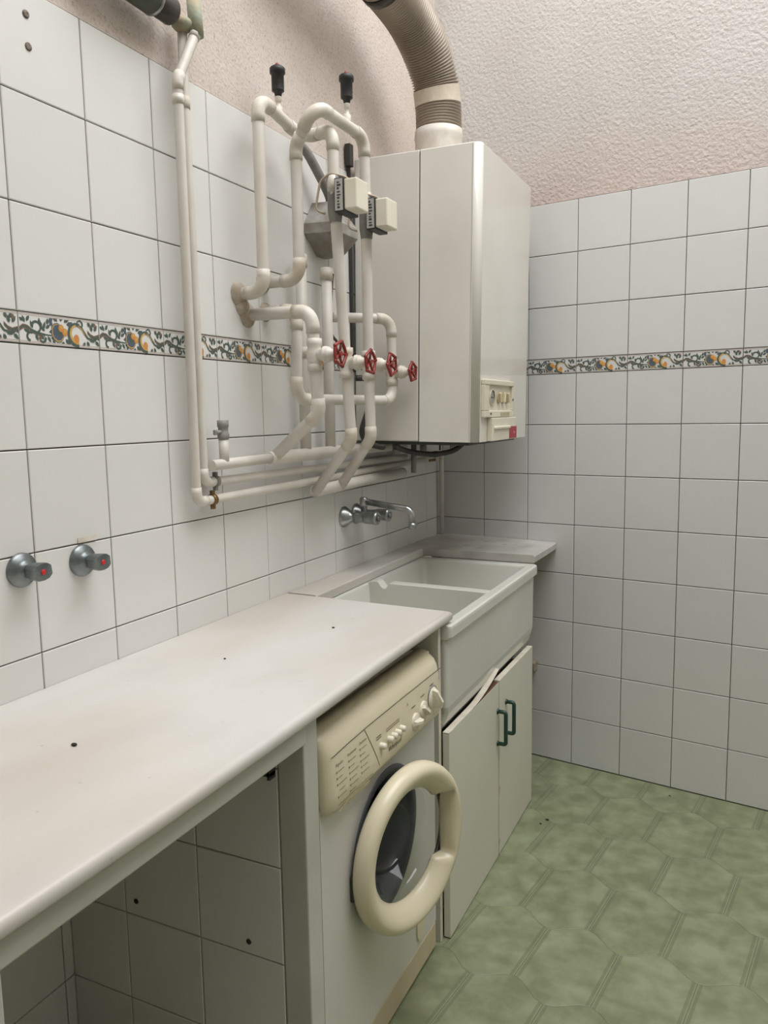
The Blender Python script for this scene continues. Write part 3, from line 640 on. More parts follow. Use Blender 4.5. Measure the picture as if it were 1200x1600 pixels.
# ------------------------------------------------------------------ sink and cabinet
sk = thing('laundry_sink', 'white ceramic double laundry sink beneath the wall mixer tap', 'sink', (0.3, -0.88, 0.6))
RZ = 0.897
def rrect(x0, x1, y0, y1, r, z, n=5, rs=None):
    out = []
    for i, (cx, cy, a0) in enumerate(((x1, y1, 0), (x0, y1, PI/2), (x0, y0, PI), (x1, y0, 1.5*PI))):
        rr = r; ox = cx-rr if i in (0, 3) else cx+rr; oy = cy-rr if i in (0, 1) else cy+rr
        for k in range(n+1): out.append((ox+rr*math.cos(a0+PI/2*k/n), oy+rr*math.sin(a0+PI/2*k/n), z))
    return out
def basin(mb, x0, x1, y0, y1, depth, dz=0.0):
    rings = [rrect(x0-.010, x1+.010, y0-.010, y1+.010, .030, RZ), rrect(x0-.004, x1+.004, y0-.004, y1+.004, .028, RZ-.002), rrect(x0, x1, y0, y1, .026, RZ-.010), rrect(x0+.012, x1-.012, y0+.012, y1-.012, .03, RZ-depth+.04), rrect(x0+.03, x1-.03, y0+.03, y1-.03, .03, RZ-depth+.008), rrect(x0+.06, x1-.06, y0+.06, y1-.06, .03, RZ-depth)]
    m = len(rings[0]); vs = [p for r in rings for p in r]; fs = []
    for a in range(len(rings)-1):
        for k in range(m): fs.append((a*m+k, a*m+(k+1) % m, (a+1)*m+(k+1) % m, (a+1)*m+k))
    fs.append(tuple(range((len(rings)-1)*m, len(rings)*m))); mb.add(vs, fs, 0, True)
    return rings[0]
SX0, SX1, SY0, SY1 = 0.055, 0.546, -1.318, -0.412
FB = (0.104, 0.506, -0.868, -0.448); NB = (0.104, 0.500, -1.295, -0.928)
bs = MB(); r1 = basin(bs, FB[0], FB[1], NB[2], FB[3], 0.23)
# rim top around both basins (bmesh triangle fill with holes)
bm = bmesh.new(); loops = []
def loop(pts):
    vv = [bm.verts.new(p) for p in pts]; return [bm.edges.new((vv[i], vv[(i+1) % len(vv)])) for i in range(len(vv))]
ro = rrect(SX0, SX1-.006, SY0, SY1, .012, RZ)
es = loop(ro)+loop(r1); bmesh.ops.triangle_fill(bm, use_beauty=True, edges=es); bs.bm(bm, 0, False)
# outer skin: rim band, apron, curved bottom
outer = [rrect(SX0, SX1-.006, SY0, SY1, .012, RZ), rrect(SX0, SX1-.001, SY0, SY1, .012, RZ-.004), rrect(SX0, SX1, SY0, SY1, .012, RZ-.010), rrect(SX0, SX1, SY0, SY1, .012, RZ-.034), rrect(SX0, SX1-.006, SY0, SY1-.003, .012, RZ-.040), rrect(SX0, SX1-.012, SY0+.003, SY1-.004, .012, RZ-.044), rrect(SX0, SX1-.014, SY0+.004, SY1-.005, .012, .665), rrect(SX0, SX1-.017, SY0+.01, SY1-.01, .012, .645), rrect(SX0, SX1-.026, SY0+.01, SY1-.01, .012, .615), rrect(SX0, SX1-.042, SY0+.01, SY1-.01, .012, .590), rrect(SX0+.02, SX1-.08, SY0+.02, SY1-.02, .012, .565), rrect(SX0+.05, SX1-.14, SY0+.04, SY1-.04, .012, .555)]
m = len(outer[0]); vs = [p for r in outer for p in r]; fs = []
for a in range(len(outer)-1):
    for k in range(m): fs.append((a*m+k, a*m+(k+1) % m, (a+1)*m+(k+1) % m, (a+1)*m+k))
fs.append(tuple(range((len(outer)-1)*m, len(outer)*m))); bs.add(vs, fs, 0, False)
so = part('basin', bs, CERAMIC, sk)
dv = MB()
# overflow dip in the divider, shown as a raised lip on both sides
lip = [(0.098, RZ+0.0005), (0.112, RZ+0.006), (0.128, RZ+0.008), (0.138, RZ+0.006), (0.147, RZ-0.006), (0.156, RZ-0.014), (0.166, RZ-0.014), (0.173, RZ-0.004), (0.180, RZ+0.004), (0.30, RZ+0.003), (0.44, RZ+0.002), (0.490, RZ+0.0008)]
polyl = lip+[(0.5165, RZ+0.0004), (0.500, RZ-0.2295), (0.108, RZ-0.2295), (0.0945, RZ+0.0004)][:4]
dv.prism(polyl, lambda u, v, w: (u, w, v), -0.918, -0.878); dvo = part('divider', dv, CERAMIC, sk)
bv = dvo.modifiers.new('bevel', 'BEVEL'); bv.width = 0.009; bv.segments = 3; bv.limit_method = 'ANGLE'
for i, (cx, cy) in enumerate(((0.3, -0.655), (0.3, -1.11))):
    q = MB(); zb = RZ-0.23; q.lathe((cx, cy, zb), (0, 0, 1), [(0.03, 0), (0.03, 0.002), (0.02, 0.003), (0.018, 0.001), (0, 0.001)], 18); part('drain', q, CHROME, sk)

cab = thing('sink_cabinet', 'low white cabinet with two doors under the laundry sink', 'cabinet', (0.27, -0.9, 0))
b = MB(); b.box(0.0, 0.5175, -1.345, -1.3285, 0.0, 0.893, 0.001); b1 = part('side_panel', b, MELAMINE, cab)
b = MB(); b.box(0.04, 0.516, -0.474, -0.458, 0.0, 0.548, 0.001); part('side_panel', b, MELAMINE, cab)
b = MB(); b.box(0.5175, 0.5195, -1.3455, -1.328, 0.0, 0.893); part('edge_strip', b, EDGE, b1)
b = MB(); b.box(0.04, 0.50, -1.328, -0.476, 0.05, 0.066, 0.001); part('bottom_shelf', b, MELAMINE, cab)
for nm, y0, y1, x0, tilt in (('a', -1.322, -0.874, 0.521, 0.006), ('b', -0.866, -0.458, 0.521, 0.0)):
    d = MB(); d.box(x0, x0+0.019, y0, y1, 0.004, 0.597, 0.0006)
    dd = part('door', d, MELAMINE, cab)
    yh = y1-0.022 if nm == 'a' else y0+0.052
    if nm == 'a': yh = -0.888
    else: yh = -0.795
    hd = MB(); X = x0+0.019
    pts, _ = fillet([(X, yh, 0.505), (X+0.028, yh, 0.505), (X+0.028, yh, 0.398), (X, yh, 0.398)], 0.007, 3)
    hd.sweep(pts, 0.0068, 8); hd.lathe((X, yh, 0.505), (1, 0, 0), [(0.009, 0), (0.009, 0.003), (0.006, 0.006)], 12); hd.lathe((X, yh, 0.398), (1, 0, 0), [(0.009, 0), (0.009, 0.003), (0.006, 0.006)], 12)
    part('handle', hd, GREENH, dd, 'dark green bow handle')
    e = MB()
    if nm == 'b': e.box(x0-0.0002, x0+0.0192, y0, y1, 0.5972, 0.5992); part('edge_strip', e, EDGE, dd)
    else:
        pts = [(y0+(y1-y0+0.004)*t, 0.5985+(0 if t < .45 else ((t-.45)/.55)**1.7*0.040)) for t in [i/14 for i in range(15)]]
        poly = pts+[(y, z+0.0016) for y, z in pts[::-1]]
        q = 15; vs = [(x0, y, z) for y, z in pts]+[(x0+0.019, y, z) for y, z in pts]+[(x0, y, z+.0018) for y, z in pts]+[(x0+0.019, y, z+.0018) for y, z in pts]; fs = []
        for k in range(14): fs += [(k, k+1, q+k+1, q+k), (2*q+k, 2*q+k+1, 3*q+k+1, 3*q+k), (q+k, q+k+1, 3*q+k+1, 3*q+k), (k, k+1, 2*q+k+1, 2*q+k)]
        fs += [(0, q, 3*q, 2*q), (q-1, 2*q-1, 4*q-1, 3*q-1)]
        e.add(vs, fs); part('edge_strip', e, EDGE, dd, 'edge strip peeling up')
        c = MB(); c.box(x0+0.0005, x0+0.0185, y0+0.2, y1-0.002, 0.5971, 0.5976); part('bare_edge', c, CHIP, dd)
    if nm == 'b':
        for z, r in ((0.226, 0.014), (0.046, 0.012)):
            c = MB(); c.prism([(y0-0.0, z-r), (y0+r*.8, z+r*.6), (y0+r*.5, z+r*1.1), (y0, z+r*.6)], lambda u, v, w: (w, u, v), x0+0.019, x0+0.0194); part('bare_patch', c, mat('bare_patch', (188, 164, 118), .8), dd)
bt = MB(); bt.box(0.06, 0.462, -0.118, -0.072, 0.385, 0.42, 0.003)
single('wooden_batten', bt, WOOD, 'short pale wooden batten on the far wall behind the cabinet', 'batten', (0.3, -0.1, 0.385))

# ------------------------------------------------------------------ boiler and flue
BW, BD, BH, TK = 0.60, 0.44, 0.925, 0.018
bo = thing('gas_boiler', 'large white wall-hung gas boiler with cream control panel', 'boiler', (0.004, -0.80, 1.367), (0, TK, 0))
b = MB(); b.box(0.0, 0.233, 0.0, BW, 0.0, BH, 0.004); part('rear_casing', b, ENAMEL2, bo)
# front cover with rounded vertical corners
def cover(x0, x1, y0, y1, r, n=8):
    p = [(x0, y0)]
    for k in range(n+1): a = -PI/2+PI/2*k/n; p.append((x1-r+r*math.cos(a), y0+r+r*math.sin(a)))
    for k in range(n+1): a = PI/2*k/n; p.append((x1-r+r*math.cos(a), y1-r+r*math.sin(a)))
    p.append((x0, y1)); return p
cv = MB(); base = cover(0.2375, BD, 0, BW, 0.024); loft(cv, [[(x, y, z) for x, y in base] for z in (0.0, BH-0.003)]+[[(0.2375+(x-0.2375)*.99, BW/2+(y-BW/2)*.99, BH) for x, y in base]])
co = part('front_cover', cv, ENAMEL, bo)
for p_ in co.data.polygons: p_.use_smooth = abs(p_.normal.z) < 0.3 and p_.area < 0.02
b = MB(); b.box(0.2325, 0.238, 0.004, BW-0.004, 0.004, BH-0.004); part('casing_gap', b, DARKLINE, bo)
s_ = MB(); s_.box(0.4115, 0.4125, -0.0003, 0.002, 0.002, BH-0.004); part('cover_seam', s_, GREY, co)
u = MB(); u.box(0.03, 0.40, 0.03, BW-0.03, -0.012, -0.0005, 0.003); part('underside_plate', u, DARKG, bo)
for x, y, r, l in ((0.075, 0.335, 0.0105, 0.135), (0.10, 0.12, 0.014, 0.05), (0.17, 0.20, 0.012, 0.06), (0.12, 0.32, 0.013, 0.06), (0.2, 0.42, 0.011, 0.05)):
    q = MB(); q.cyl((x, y, -l), (x, y, -0.012), r, 12); part('pipe_stub', q, GREY, bo)
# control module
X = BD
cpn = MB(); y0, y1, z0, z1 = 0.033, 0.358, 0.080, 0.204
cpn.box(X, X+0.014, y0, y1, z0, z0+0.022, 0.003); cpn.box(X, X+0.016, y0, y1, z1-0.018, z1, 0.003); cpn.box(X, X+0.014, y0, y0+0.045, z0+0.022, z1-0.018, 0.002); cpn.box(X, X+0.014, y1-0.016, y1, z0+0.022, z1-0.018, 0.002); cpn.box(X, X+0.006, y0+0.045, y1-0.016, z0+0.022, z1-0.018)
cm = part('control_module', cpn, CREAM2, bo, 'cream control panel')
q = MB(); yc, zc = 0.128, 0.146
q.lathe((X+0.006, yc, zc), (1, 0, 0), [(0.027, 0), (0.027, 0.004), (0.024, 0.004)], 24, 1); q.lathe((X+0.007, yc, zc), (1, 0, 0), [(0.024, 0), (0, 0)], 24, 0); q.box(X+0.0072, X+0.0085, yc-0.012, yc+0.014, zc-0.001, zc+0.001, 0, 2)
part('pressure_gauge', q, [mat('gauge_face', (150, 152, 150), .2), CREAM3, BLACKP], cm, 'grey round gauge')
for yk, ang in ((0.200, .35), (0.247, -.1), (0.294, .3)):
    q = MB(); q.lathe((X+0.006, yk, 0.146), (1, 0, 0), [(0.0205, 0), (0.0205, 0.003), (0.018, 0.004), (0.018, 0.004), (0, 0.004)], 22, 0)
    q.box(-0.0, 0.010, -0.004, 0.004, -0.017, 0.017, 0.002, 1, M=Matrix.Translation((X+0.0095, yk, 0.146)) @ Matrix.Rotation(ang, 4, 'X')); part('knob', q, [mat('tan_knob', (176, 164, 134), .45), CREAM3], cm)
q = MB(); q.lathe((X+0.014, 0.350, 0.140), (1, 0, 0), [(0.004, 0), (0.004, 0.002), (0, 0.002)], 10); part('indicator', q, DARKG, cm)
q = MB(); q.lathe((X+0.014, 0.095, 0.092), (1, 0, 0), [(0.004, 0), (0.004, 0.002), (0, 0.002)], 10); part('indicator', q, DARKG, cm)
for k in range(6):
    q = MB().box(X+0.013, X+0.0152, 0.205+k*0.018, 0.215+k*0.018, z0+0.003, z0+0.016, 0); part('vent_slot', q, mat('tan_knob', (176, 164, 134), .45), cm)
fpn = MB(); fpn.box(X, X+0.020, 0.100, 0.385, 0.001, 0.078, 0.002); fpn.box(X+0.018, X+0.027, 0.115, 0.29, 0.040, 0.050, 0.003)
fpo = part('lower_flap', fpn, CREAM2, bo, 'cream flap below the control panel')
q = MB(); q.box(X+0.0195, X+0.0206, 0.292, 0.384, 0.004, 0.046); q.sphere((X+0.0208, 0.352, 0.024), 0.006, 8, 1, (.15, 1.4, .6)); part('red_sticker', q, [REDSTICK, PINKDOT], fpo, 'red sticker')

fd = thing('flue_duct', 'corrugated brown-grey flue duct rising from the boiler top', 'flue', (0.21, -0.53, 2.29))
FR = 0.076
path = [(0.215, -0.53, 2.315), (0.213, -0.53, 2.52), (0.205, -0.58, 2.64), (0.185, -0.70, 2.735), (0.168, -0.88, 2.775), (0.150, -1.12, 2.80), (0.14, -1.4, 2.81)]
# smooth by Catmull-Rom
def catmull(P, n=18):
    P = [Vector(p) for p in P]; P = [P[0]*2-P[1]]+P+[P[-1]*2-P[-2]]; out = []
    for i in range(1, len(P)-2):
        for k in range(n):
            t = k/n; p0, p1, p2, p3 = P[i-1:i+3]
            out.append(0.5*((2*p1)+(p2-p0)*t+(2*p0-5*p1+4*p2-p3)*t*t+(3*p1-p0-3*p2+p3)*t**3))
    out.append(P[-2]); return out
cpth = catmull(path, 30)
# resample evenly
L_ = [0]
for a, c in zip(cpth[:-1], cpth[1:]): L_.append(L_[-1]+(c-a).length)
def at(s):
    for i in range(len(L_)-1):
        if L_[i+1] >= s: return cpth[i].lerp(cpth[i+1], (s-L_[i])/max(1e-9, L_[i+1]-L_[i]))
    return cpth[-1]
st_ = 0.0026; ns = int(L_[-1]/st_); pts = [at(i*st_) for i in range(ns+1)]
rad = [FR+0.0027*math.cos(2*PI*i/4+0.3)*(1.2+0.5*math.sin(i*.013)) for i in range(ns+1)]
d = MB(); d.sweep(pts, rad, 32); part('duct', d, DUCT, fd)
q = MB(); q.lathe((0.2148, -0.53, 2.291), (0, 0, 1), [(FR+0.006, 0), (FR+0.006, 0.105), (FR+0.009, 0.112), (FR+0.006, 0.138), (FR-0.002, 0.140)], 32); part('collar', q, mat('white_collar', (214, 208, 200), .5, var=(200, 190, 178), scale=20), fd, 'white collar')
tp = []; n = 32
ib = [i for i, p in enumerate(pts) if 2.512 <= p.z <= 2.572]
tb = [pts[i] for i in ib][::3]
q = MB(); q.sweep(tb, [FR+0.0042]*len(tb), 32, caps=False); part('tape_band', q, TAPEM, fd, 'band of beige tape')
q = MB(); jj = int(0.72/st_)
q.sweep([at(0.66), at(0.69)], [FR+0.005, FR+0.005], 32, caps=True); part('clamp', q, BROWNPIPE, fd)

# ------------------------------------------------------------------ heating pipework
R = 0.0156
def wheel(parent, c, r=0.030, rot=0.0):
    """red five-spoke handwheel facing +x"""
    c = Vector(c); q = MB(); pts = []
    n = 30
    for k in range(n+1):
        a = 2*PI*k/n; rr = r*(1+0.045*math.cos(5*(a-rot))); pts.append(c+Vector((0, rr*math.cos(a), rr*math.sin(a))))
    q.sweep(pts, 0.0044, 8, caps=False)
    for k in range(5):
        a = rot+2*PI*k/5; q.cyl(c+Vector((-0.003, 0.004*math.cos(a), 0.004*math.sin(a))), c+Vector((0, r*1.08*math.cos(a), r*1.08*math.sin(a))), 0.0036, 6)
        q.sphere(c+Vector((0, r*1.13*math.cos(a), r*1.13*math.sin(a))), 0.0055, 8)
    q.cyl(c-Vector((0.006, 0, 0)), c+Vector((0.004, 0, 0)), 0.007, 10)
    return part('handwheel', q, RED, parent, 'red handwheel')
def gate_valve(parent, p, stem=0.075, r=0.030, rot=0.3):
    p = Vector(p); q = MB()
    q.lathe(p-ZV*0.042, ZV, [(R, 0), (R*1.28, 0), (R*1.28, 0), (R*1.28, 0.016), (R*1.1, 0.022), (R*1.35, 0.034), (R*1.35, 0.050), (R*1.1, 0.062), (R*1.28, 0.068), (R*1.28, 0.084), (R*1.28, 0.084), (R, 0.084)], 14)
    q.lathe(p, (1, 0, 0), [(0.017, 0), (0.017, 0.028), (0.0215, 0.030), (0.0215, 0.036), (0.019, 0.038), (0.0205, 0.042), (0.0165, 0.047), (0.013, 0.052), (0.012, 0.058), (0.008, 0.060), (0.005, 0.062)], 16)
    v = part('gate_valve', q, PIPEO, parent, 'painted gate valve')
    s = MB(); s.cyl(p+Vector((0.058, 0, 0)), p+Vector((stem, 0, 0)), 0.004, 8); part('stem', s, BROWNPIPE, v)
    wheel(v, p+Vector((stem, 0, 0)), r, rot); return v
def air_vent(parent, p, h0):
    p = Vector(p); q = MB()
    q.lathe(p, ZV, [(0.0105, 0), (0.0105, 0.016), (0.006, 0.020), (0.006, h0-0.014), (0.0085, h0-0.012), (0.0085, h0)], 12); v = part('air_vent', q, PIPEO, parent)
    t = p+ZV*h0; q = MB()
    q.lathe(t, ZV, [(0.0, 0), (0.0085, 0), (0.011, 0.012), (0.0165, 0.014), (0.0165, 0.016), (0.0168, 0.056), (0.0205, 0.058), (0.0205, 0.070), (0.0165, 0.074), (0.0, 0.074)], 18); part('vent_body', q, BLACKP, v, 'black air vent')
    q = MB(); q.lathe(t+ZV*0.074, ZV, [(0.006, 0), (0.006, 0.007), (0.003, 0.010), (0, 0.010)], 10); part('vent_cap', q, mat('dull_red', (138, 66, 58), .6), v)
def motor(parent, p, zc):
    """cream valve motor on a black base with a printed label, mounted on the +x side of a vertical pipe"""
    x, y = p; q = MB()
    q.lathe((x, y, zc-0.062), ZV, [(R*1.05, 0), (R*1.15, 0.012), (R*1.3, 0.03), (R*1.3, 0.085), (R*1.45, 0.09), (R*1.45, 0.118), (R*1.1, 0.122)], 14); vb = part('valve_body', q, GREY, parent)
    q = MB(); q.box(x+0.022, x+0.050, y-0.045, y+0.040, zc-0.046, zc+0.040, 0.002); mo = part('motor_base', q, BLACKP, parent)
    q = MB(); q.box(x+0.0245, x+0.0475, y-0.0458, y-0.0448, zc-0.043, zc+0.037)
    q2 = MB(); rr = random.Random(int(zc*1000))
    for k in range(9):
        z0 = zc-0.038+k*0.008; w = rr.uniform(.005, .012); q.box(x+0.031, x+0.031+w, y-0.0462, y-0.0456, z0, z0+rr.uniform(.003, .0055), 0, 1)
    part('label_plate', q, [LABELW, DARKG], mo)
    q = MB(); q.box(x+0.050, x+0.088, y-0.043, y+0.026, zc-0.042, zc+0.036, 0.004); part('motor_housing', q, CREAM2, parent, 'cream motor housing')
    q = MB(); pts, _ = fillet([(x-0.02, y-0.02, zc-0.04), (x-0.045, y-0.03, zc-0.03), (x-0.03, y-0.025, zc+0.045), (x+0.0, y-0.022, zc+0.062), (x+0.035, y-0.0, zc+0.052), (x+0.05, y+0.0, zc+0.037)], 0.02, 4); q.sweep(pts, 0.0032, 8); part('motor_cable', q, mat('beige_cable', (176, 160, 140), .6), mo)

# loop A: out of the wall, up, over to the first motor valve, down through a gate valve to the wall manifold
la = thing('heating_pipe', 'cream painted heating pipe with the nearer motor valve and tall nearer riser', 'pipe', (0.0, -1.449, 1.78), group='heating pipes')
pa = pipe(la, [(-0.005, -1.449, 1.779), (0.082, -1.449, 1.779), (0.082, -1.449, 2.262), (0.082, -1.235, 2.222), (0.207, -1.285, 2.208), (0.207, -1.287, 2.07), (0.21, -1.245, 1.60), (0.212, -1.225, 1.385), (0.055, -1.165, 1.228)], R, 0.038)
air_vent(la, (0.082, -1.350, 2.250), 0.042)
motor(la, (0.207, -1.280), 2.033)
gate_valve(la, (0.210, -1.243, 1.600), 0.076, 0.029, 0.2)
# loop B
lb_ = thing('heating_pipe', 'cream painted heating pipe with the farther motor valve and humped top', 'pipe', (0.0, -1.335, 1.83), group='heating pipes')
pb_ = pipe(lb_, [(-0.005, -1.335, 1.822), (0.122, -1.335, 1.822), (0.122, -1.335, 2.165), (0.205, -1.375, 2.246), (0.212, -1.110, 2.240), (0.212, -1.105, 2.07), (0.21, -1.102, 1.60), (0.212, -1.100, 1.385), (0.055, -1.010, 1.228)], R, 0.038)
air_vent(lb_, (0.210, -1.205, 2.254), 0.046)
motor(lb_, (0.212, -1.104), 2.022)
gate_valve(lb_, (0.210, -1.102, 1.600), 0.076, 0.029, 0.7)
# pipe C with the first gate valve
lc = thing('heating_pipe', 'cream pipe from the wall to the leftmost red handwheel and down to the wall', 'pipe', (0.0, -1.41, 1.722), group='heating pipes')
pc = pipe(lc, [(-0.005, -1.412, 1.728), (0.208, -1.420, 1.724), (0.21, -1.418, 1.60), (0.212, -1.405, 1.462), (0.05, -1.375, 1.345)], R*1.05, 0.04)
gate_valve(lc, (0.210, -1.417, 1.612), 0.076, 0.029, 0.0)
# pipe D/E: U-shaped bypass with the last valve
ld = thing('heating_pipe', 'U-shaped cream bypass pipe with the rightmost red handwheel', 'pipe', (0.0, -1.33, 1.74), group='heating pipes')
pd = pipe(ld, [(-0.005, -1.325, 1.745), (0.125, -1.360, 1.740), (0.125, -1.375, 1.500), (0.172, -0.856, 1.500), (0.172, -0.856, 1.762), (0.050, -1.025, 1.758)], 0.0155, 0.040)
gate_valve(ld, (0.172, -0.856, 1.590), 0.074, 0.027, 0.5)
# wall manifold H1 with two risers and a stub valve
h1 = thing('manifold_pipe', 'thick cream pipe along the wall with two capped risers and a small grey valve', 'pipe', (0.05, -1.65, 1.34))
m1 = part('pipe', MB().sweep([(0.048, -1.655, 1.338), (0.048, -1.40, 1.341)], 0.0135, 14), PIPEP, h1)
part('pipe', MB().sweep([(0.048, -1.40, 1.341), (0.048, -1.39, 1.341), (0.048, -0.50, 1.340)], [0.0155, 0.0185, 0.0185], 14), PIPEP, h1)
for y, ztop in ((-1.195, 1.92), (-1.045, 1.905)):
    q = part('riser', MB().sweep([(0.042, y, 1.335), (0.042, y, ztop)], 0.0165, 14), PIPEP, h1); collar(q, (0.042, y, ztop-0.02), ZV, 0.0165, 0.035); collar(q, (0.042, y, 1.64), ZV, 0.0165, 0.03)
q = part('stub', MB().sweep([(0.048, -1.603, 1.338), (0.048, -1.603, 1.402)], 0.0125, 12), PIPEP, h1)
v = MB(); v.lathe((0.048, -1.603, 1.400), ZV, [(0.013, 0), (0.015, 0.004), (0.015, 0.014), (0.0125, 0.018), (0.0125, 0.03), (0.0145, 0.032), (0.0145, 0.048), (0.010, 0.048)], 12); v.cyl((0.048, -1.603, 1.42), (0.048, -1.634, 1.418), 0.005, 8); v.box(0.044, 0.052, -1.640, -1.630, 1.412, 1.425, 0.002)
part('drain_valve', v, GREY, q, 'small grey drain valve')
q = MB(); q.lathe((0.0005, -1.640, 1.337), (1, 0, 0), [(0.030, 0), (0.026, 0.006), (0.016, 0.022), (0.0, 0.03)], 14); part('wall_filler', q, PLASTERBLOB, h1)
# manifold H4 (under loops A and B)
h4 = thing('manifold_pipe', 'lowest thick cream pipe along the wall under the slanting pipes', 'pipe', (0.05, -1.17, 1.228))
part('pipe', MB().sweep([(0.052, -1.168, 1.228), (0.048, -0.9, 1.231), (0.046, -0.50, 1.234)], 0.0185, 14), PIPEP, h4)
# thin pair of risers
def clamp(parent, c, axis, r, m):
    c = Vector(c); a = Vector(axis).normalized(); q = MB(); q.lathe(c-a*0.006, a, [(r, 0), (r+0.003, 0), (r+0.003, 0), (r+0.003, 0.012), (r+0.003, 0.012), (r, 0.012)], 14)
    q.box(c.x-0.005, c.x+0.005, c.y-0.005, c.y+0.005, c.z-r-0.012, c.z-r, 0.001); q.box(c.x-0.005, c.x+0.005, c.y-0.005, c.y+0.005, c.z+r, c.z+r+0.012, 0.001)
    return part('pipe_clamp', q, m, parent)
RS = 0.0115
p1 = thing('supply_pipe', 'outer thin white riser pipe, the left one of the close pair', 'pipe', (0.03, -1.70, 1.25))
o = pipe(p1, [(0.058, -1.672, 2.62), (0.058, -1.654, 2.335), (0.058, -1.728, 2.205), (0.034, -1.700, 1.251), (0.036, -1.0, 1.258), (0.030, -0.24, 1.268)], RS, 0.024)
clamp(o, (0.035, -1.64, 1.2515), (0, 1, 0), RS, BRASS); collar(o, (0.056, -1.7265, 2.165), ZV, RS, 0.02, PIPEP)
p2 = thing('supply_pipe', 'inner thin white riser pipe, the right one of the close pair', 'pipe', (0.03, -1.67, 1.295))
o = pipe(p2, [(0.030, -1.668, 2.34), (0.030, -1.672, 2.18), (0.030, -1.664, 1.296), (0.034, -0.44, 1.290)], RS, 0.022)
clamp(o, (0.030, -1.62, 1.296), (0, 1, 0), RS, GREY); clamp(o, (0.033, -1.01, 1.293), (0, 1, 0), RS, GREY)
# joint and dark pipe at the top of the pair
dp = thing('water_meter_pipe', 'dark green and brown jointed pipe at the upper left edge', 'pipe', (0.045, -1.75, 2.36))
part('fitting', MB().sphere((0.036, -1.674, 2.348), 0.021, 12, 0, (1.2, 1.3, .8)).cyl((0.058, -1.652, 2.325), (0.058, -1.658, 2.40), 0.0165, 12), VERDI, dp, 'greenish corroded joint')
d0 = Vector((0.045, -1.705, 2.352)); dd_ = Vector((0.0, -1, 0.03)).normalized()
part('pipe', MB().lathe(d0, dd_, [(0.0, 0), (0.010, 0), (0.012, 0.012), (0.026, 0.016), (0.029, 0.02), (0.029, 0.075), (0.026, 0.078)], 18), BROWNPIPE, dp)
part('pipe', MB().lathe(d0+dd_*0.078, dd_, [(0.0, 0), (0.032, 0), (0.034, 0.006), (0.034, 0.085), (0.027, 0.09), (0.027, 0.20), (0.0, 0.20)], 18), DARKPIPE, dp)
part('ring', MB().lathe(d0+dd_*0.072, dd_, [(0.028, 0), (0.0345, 0.002), (0.0345, 0.007), (0.028, 0.009)], 18), CHROME, dp)
# wall filler where the loops leave the wall
for own, y, z, r in ((la, -1.449, 1.779, .034), (la, -1.438, 1.750, .026), (lc, -1.412, 1.728, .034), (lb_, -1.335, 1.822, .030), (ld, -1.325, 1.745, .027)):
    part('wall_filler', MB().lathe((0.0004, y, z), (1, 0, 0), [(r, 0), (r*.95, .004), (r*.6, .016), (0.0, .022)], 14), PLASTERBLOB, own, 'rough filler')
# corner pipe
cpn_ = thing('drain_pipe', 'thin white vertical pipe in the corner above the marble slab', 'pipe', (0.024, -0.036, 0.93))
pipe(cpn_, [(0.024, -0.036, 0.9285), (0.024, -0.036, 1.285), (0.028, -0.20, 1.285)], 0.0095, 0.02)
q = MB(); q.lathe((0.030, -0.10, 1.283), (0, -1, 0), [(0.0, 0), (0.012, 0), (0.014, 0.01), (0.014, 0.04), (0.010, 0.05), (0.010, 0.09), (0, 0.09)], 12); q.box(0.03, 0.036, -0.20, -0.13, 1.255, 1.266, 0.002); part('brass_cock', q, BRASS, cpn_, 'brass stopcock')
# grey cowl and conduit behind the first motor valve
gc = MB()
loft(gc, [[(0.0015, -1.03, 1.945), (0.070, -1.02, 1.945), (0.070, -0.985, 1.945), (0.0015, -0.975, 1.945)], [(0.0015, -1.10, 2.00), (0.105, -1.08, 2.00), (0.105, -0.95, 2.00), (0.0015, -0.90, 2.00)], [(0.0015, -1.10, 2.03), (0.105, -1.08, 2.03), (0.105, -0.95, 2.03), (0.0015, -0.90, 2.03)], [(0.0015, -1.05, 2.10), (0.06, -1.04, 2.10), (0.06, -0.99, 2.10), (0.0015, -0.98, 2.10)]])
cowl = thing('flue_cowl', 'grey plaster-smeared cowl on the wall behind the nearer motor valve', 'cowl', (0.0, -1.0, 1.945))
part('cowl', gc, mat('smeared_grey_metal', (160, 157, 150), .7, var=(132, 124, 114), scale=22, bump=0.003, bscale=30), cowl)
q = MB(); pts = catmull([(0.03, -1.17, 2.235), (0.035, -1.13, 2.22), (0.045, -1.08, 2.17), (0.05, -1.03, 2.12), (0.045, -1.01, 2.09)], 8); q.sweep(pts, 0.014, 12); part('conduit', q, GREY, cowl, 'grey bent conduit')
# boiler bracket strip, cables
bkt = MB(); bkt.box(0.002, 0.010, -0.818, -0.806, 1.60, 2.30, 0.001); bkt.box(0.002, 0.022, -0.832, -0.806, 2.265, 2.335, 0.002)
single('mounting_rail', bkt, CABLE, 'dark metal mounting rail beside the back of the boiler', 'rail', (0.005, -0.826, 1.6))
def cable(name, pts, r, m, label):
    q = MB(); q.sweep(catmull(pts, 8), r, 8); return single(name, q, m, label, 'cable', tuple(pts[0]))
cable('thin_cable', [(0.02, -0.965, 1.90), (0.022, -0.985, 1.80), (0.02, -0.985, 1.72), (0.03, -0.96, 1.685)], 0.0045, BROWNC, 'thin brown cable hanging on the wall behind the capped risers')
cable('flat_cable', [(0.05, -0.95, 1.66), (0.06, -0.93, 1.64), (0.075, -0.90, 1.615), (0.085, -0.885, 1.60)], 0.006, CABLE, 'straight dark cable slanting behind the second handwheel')
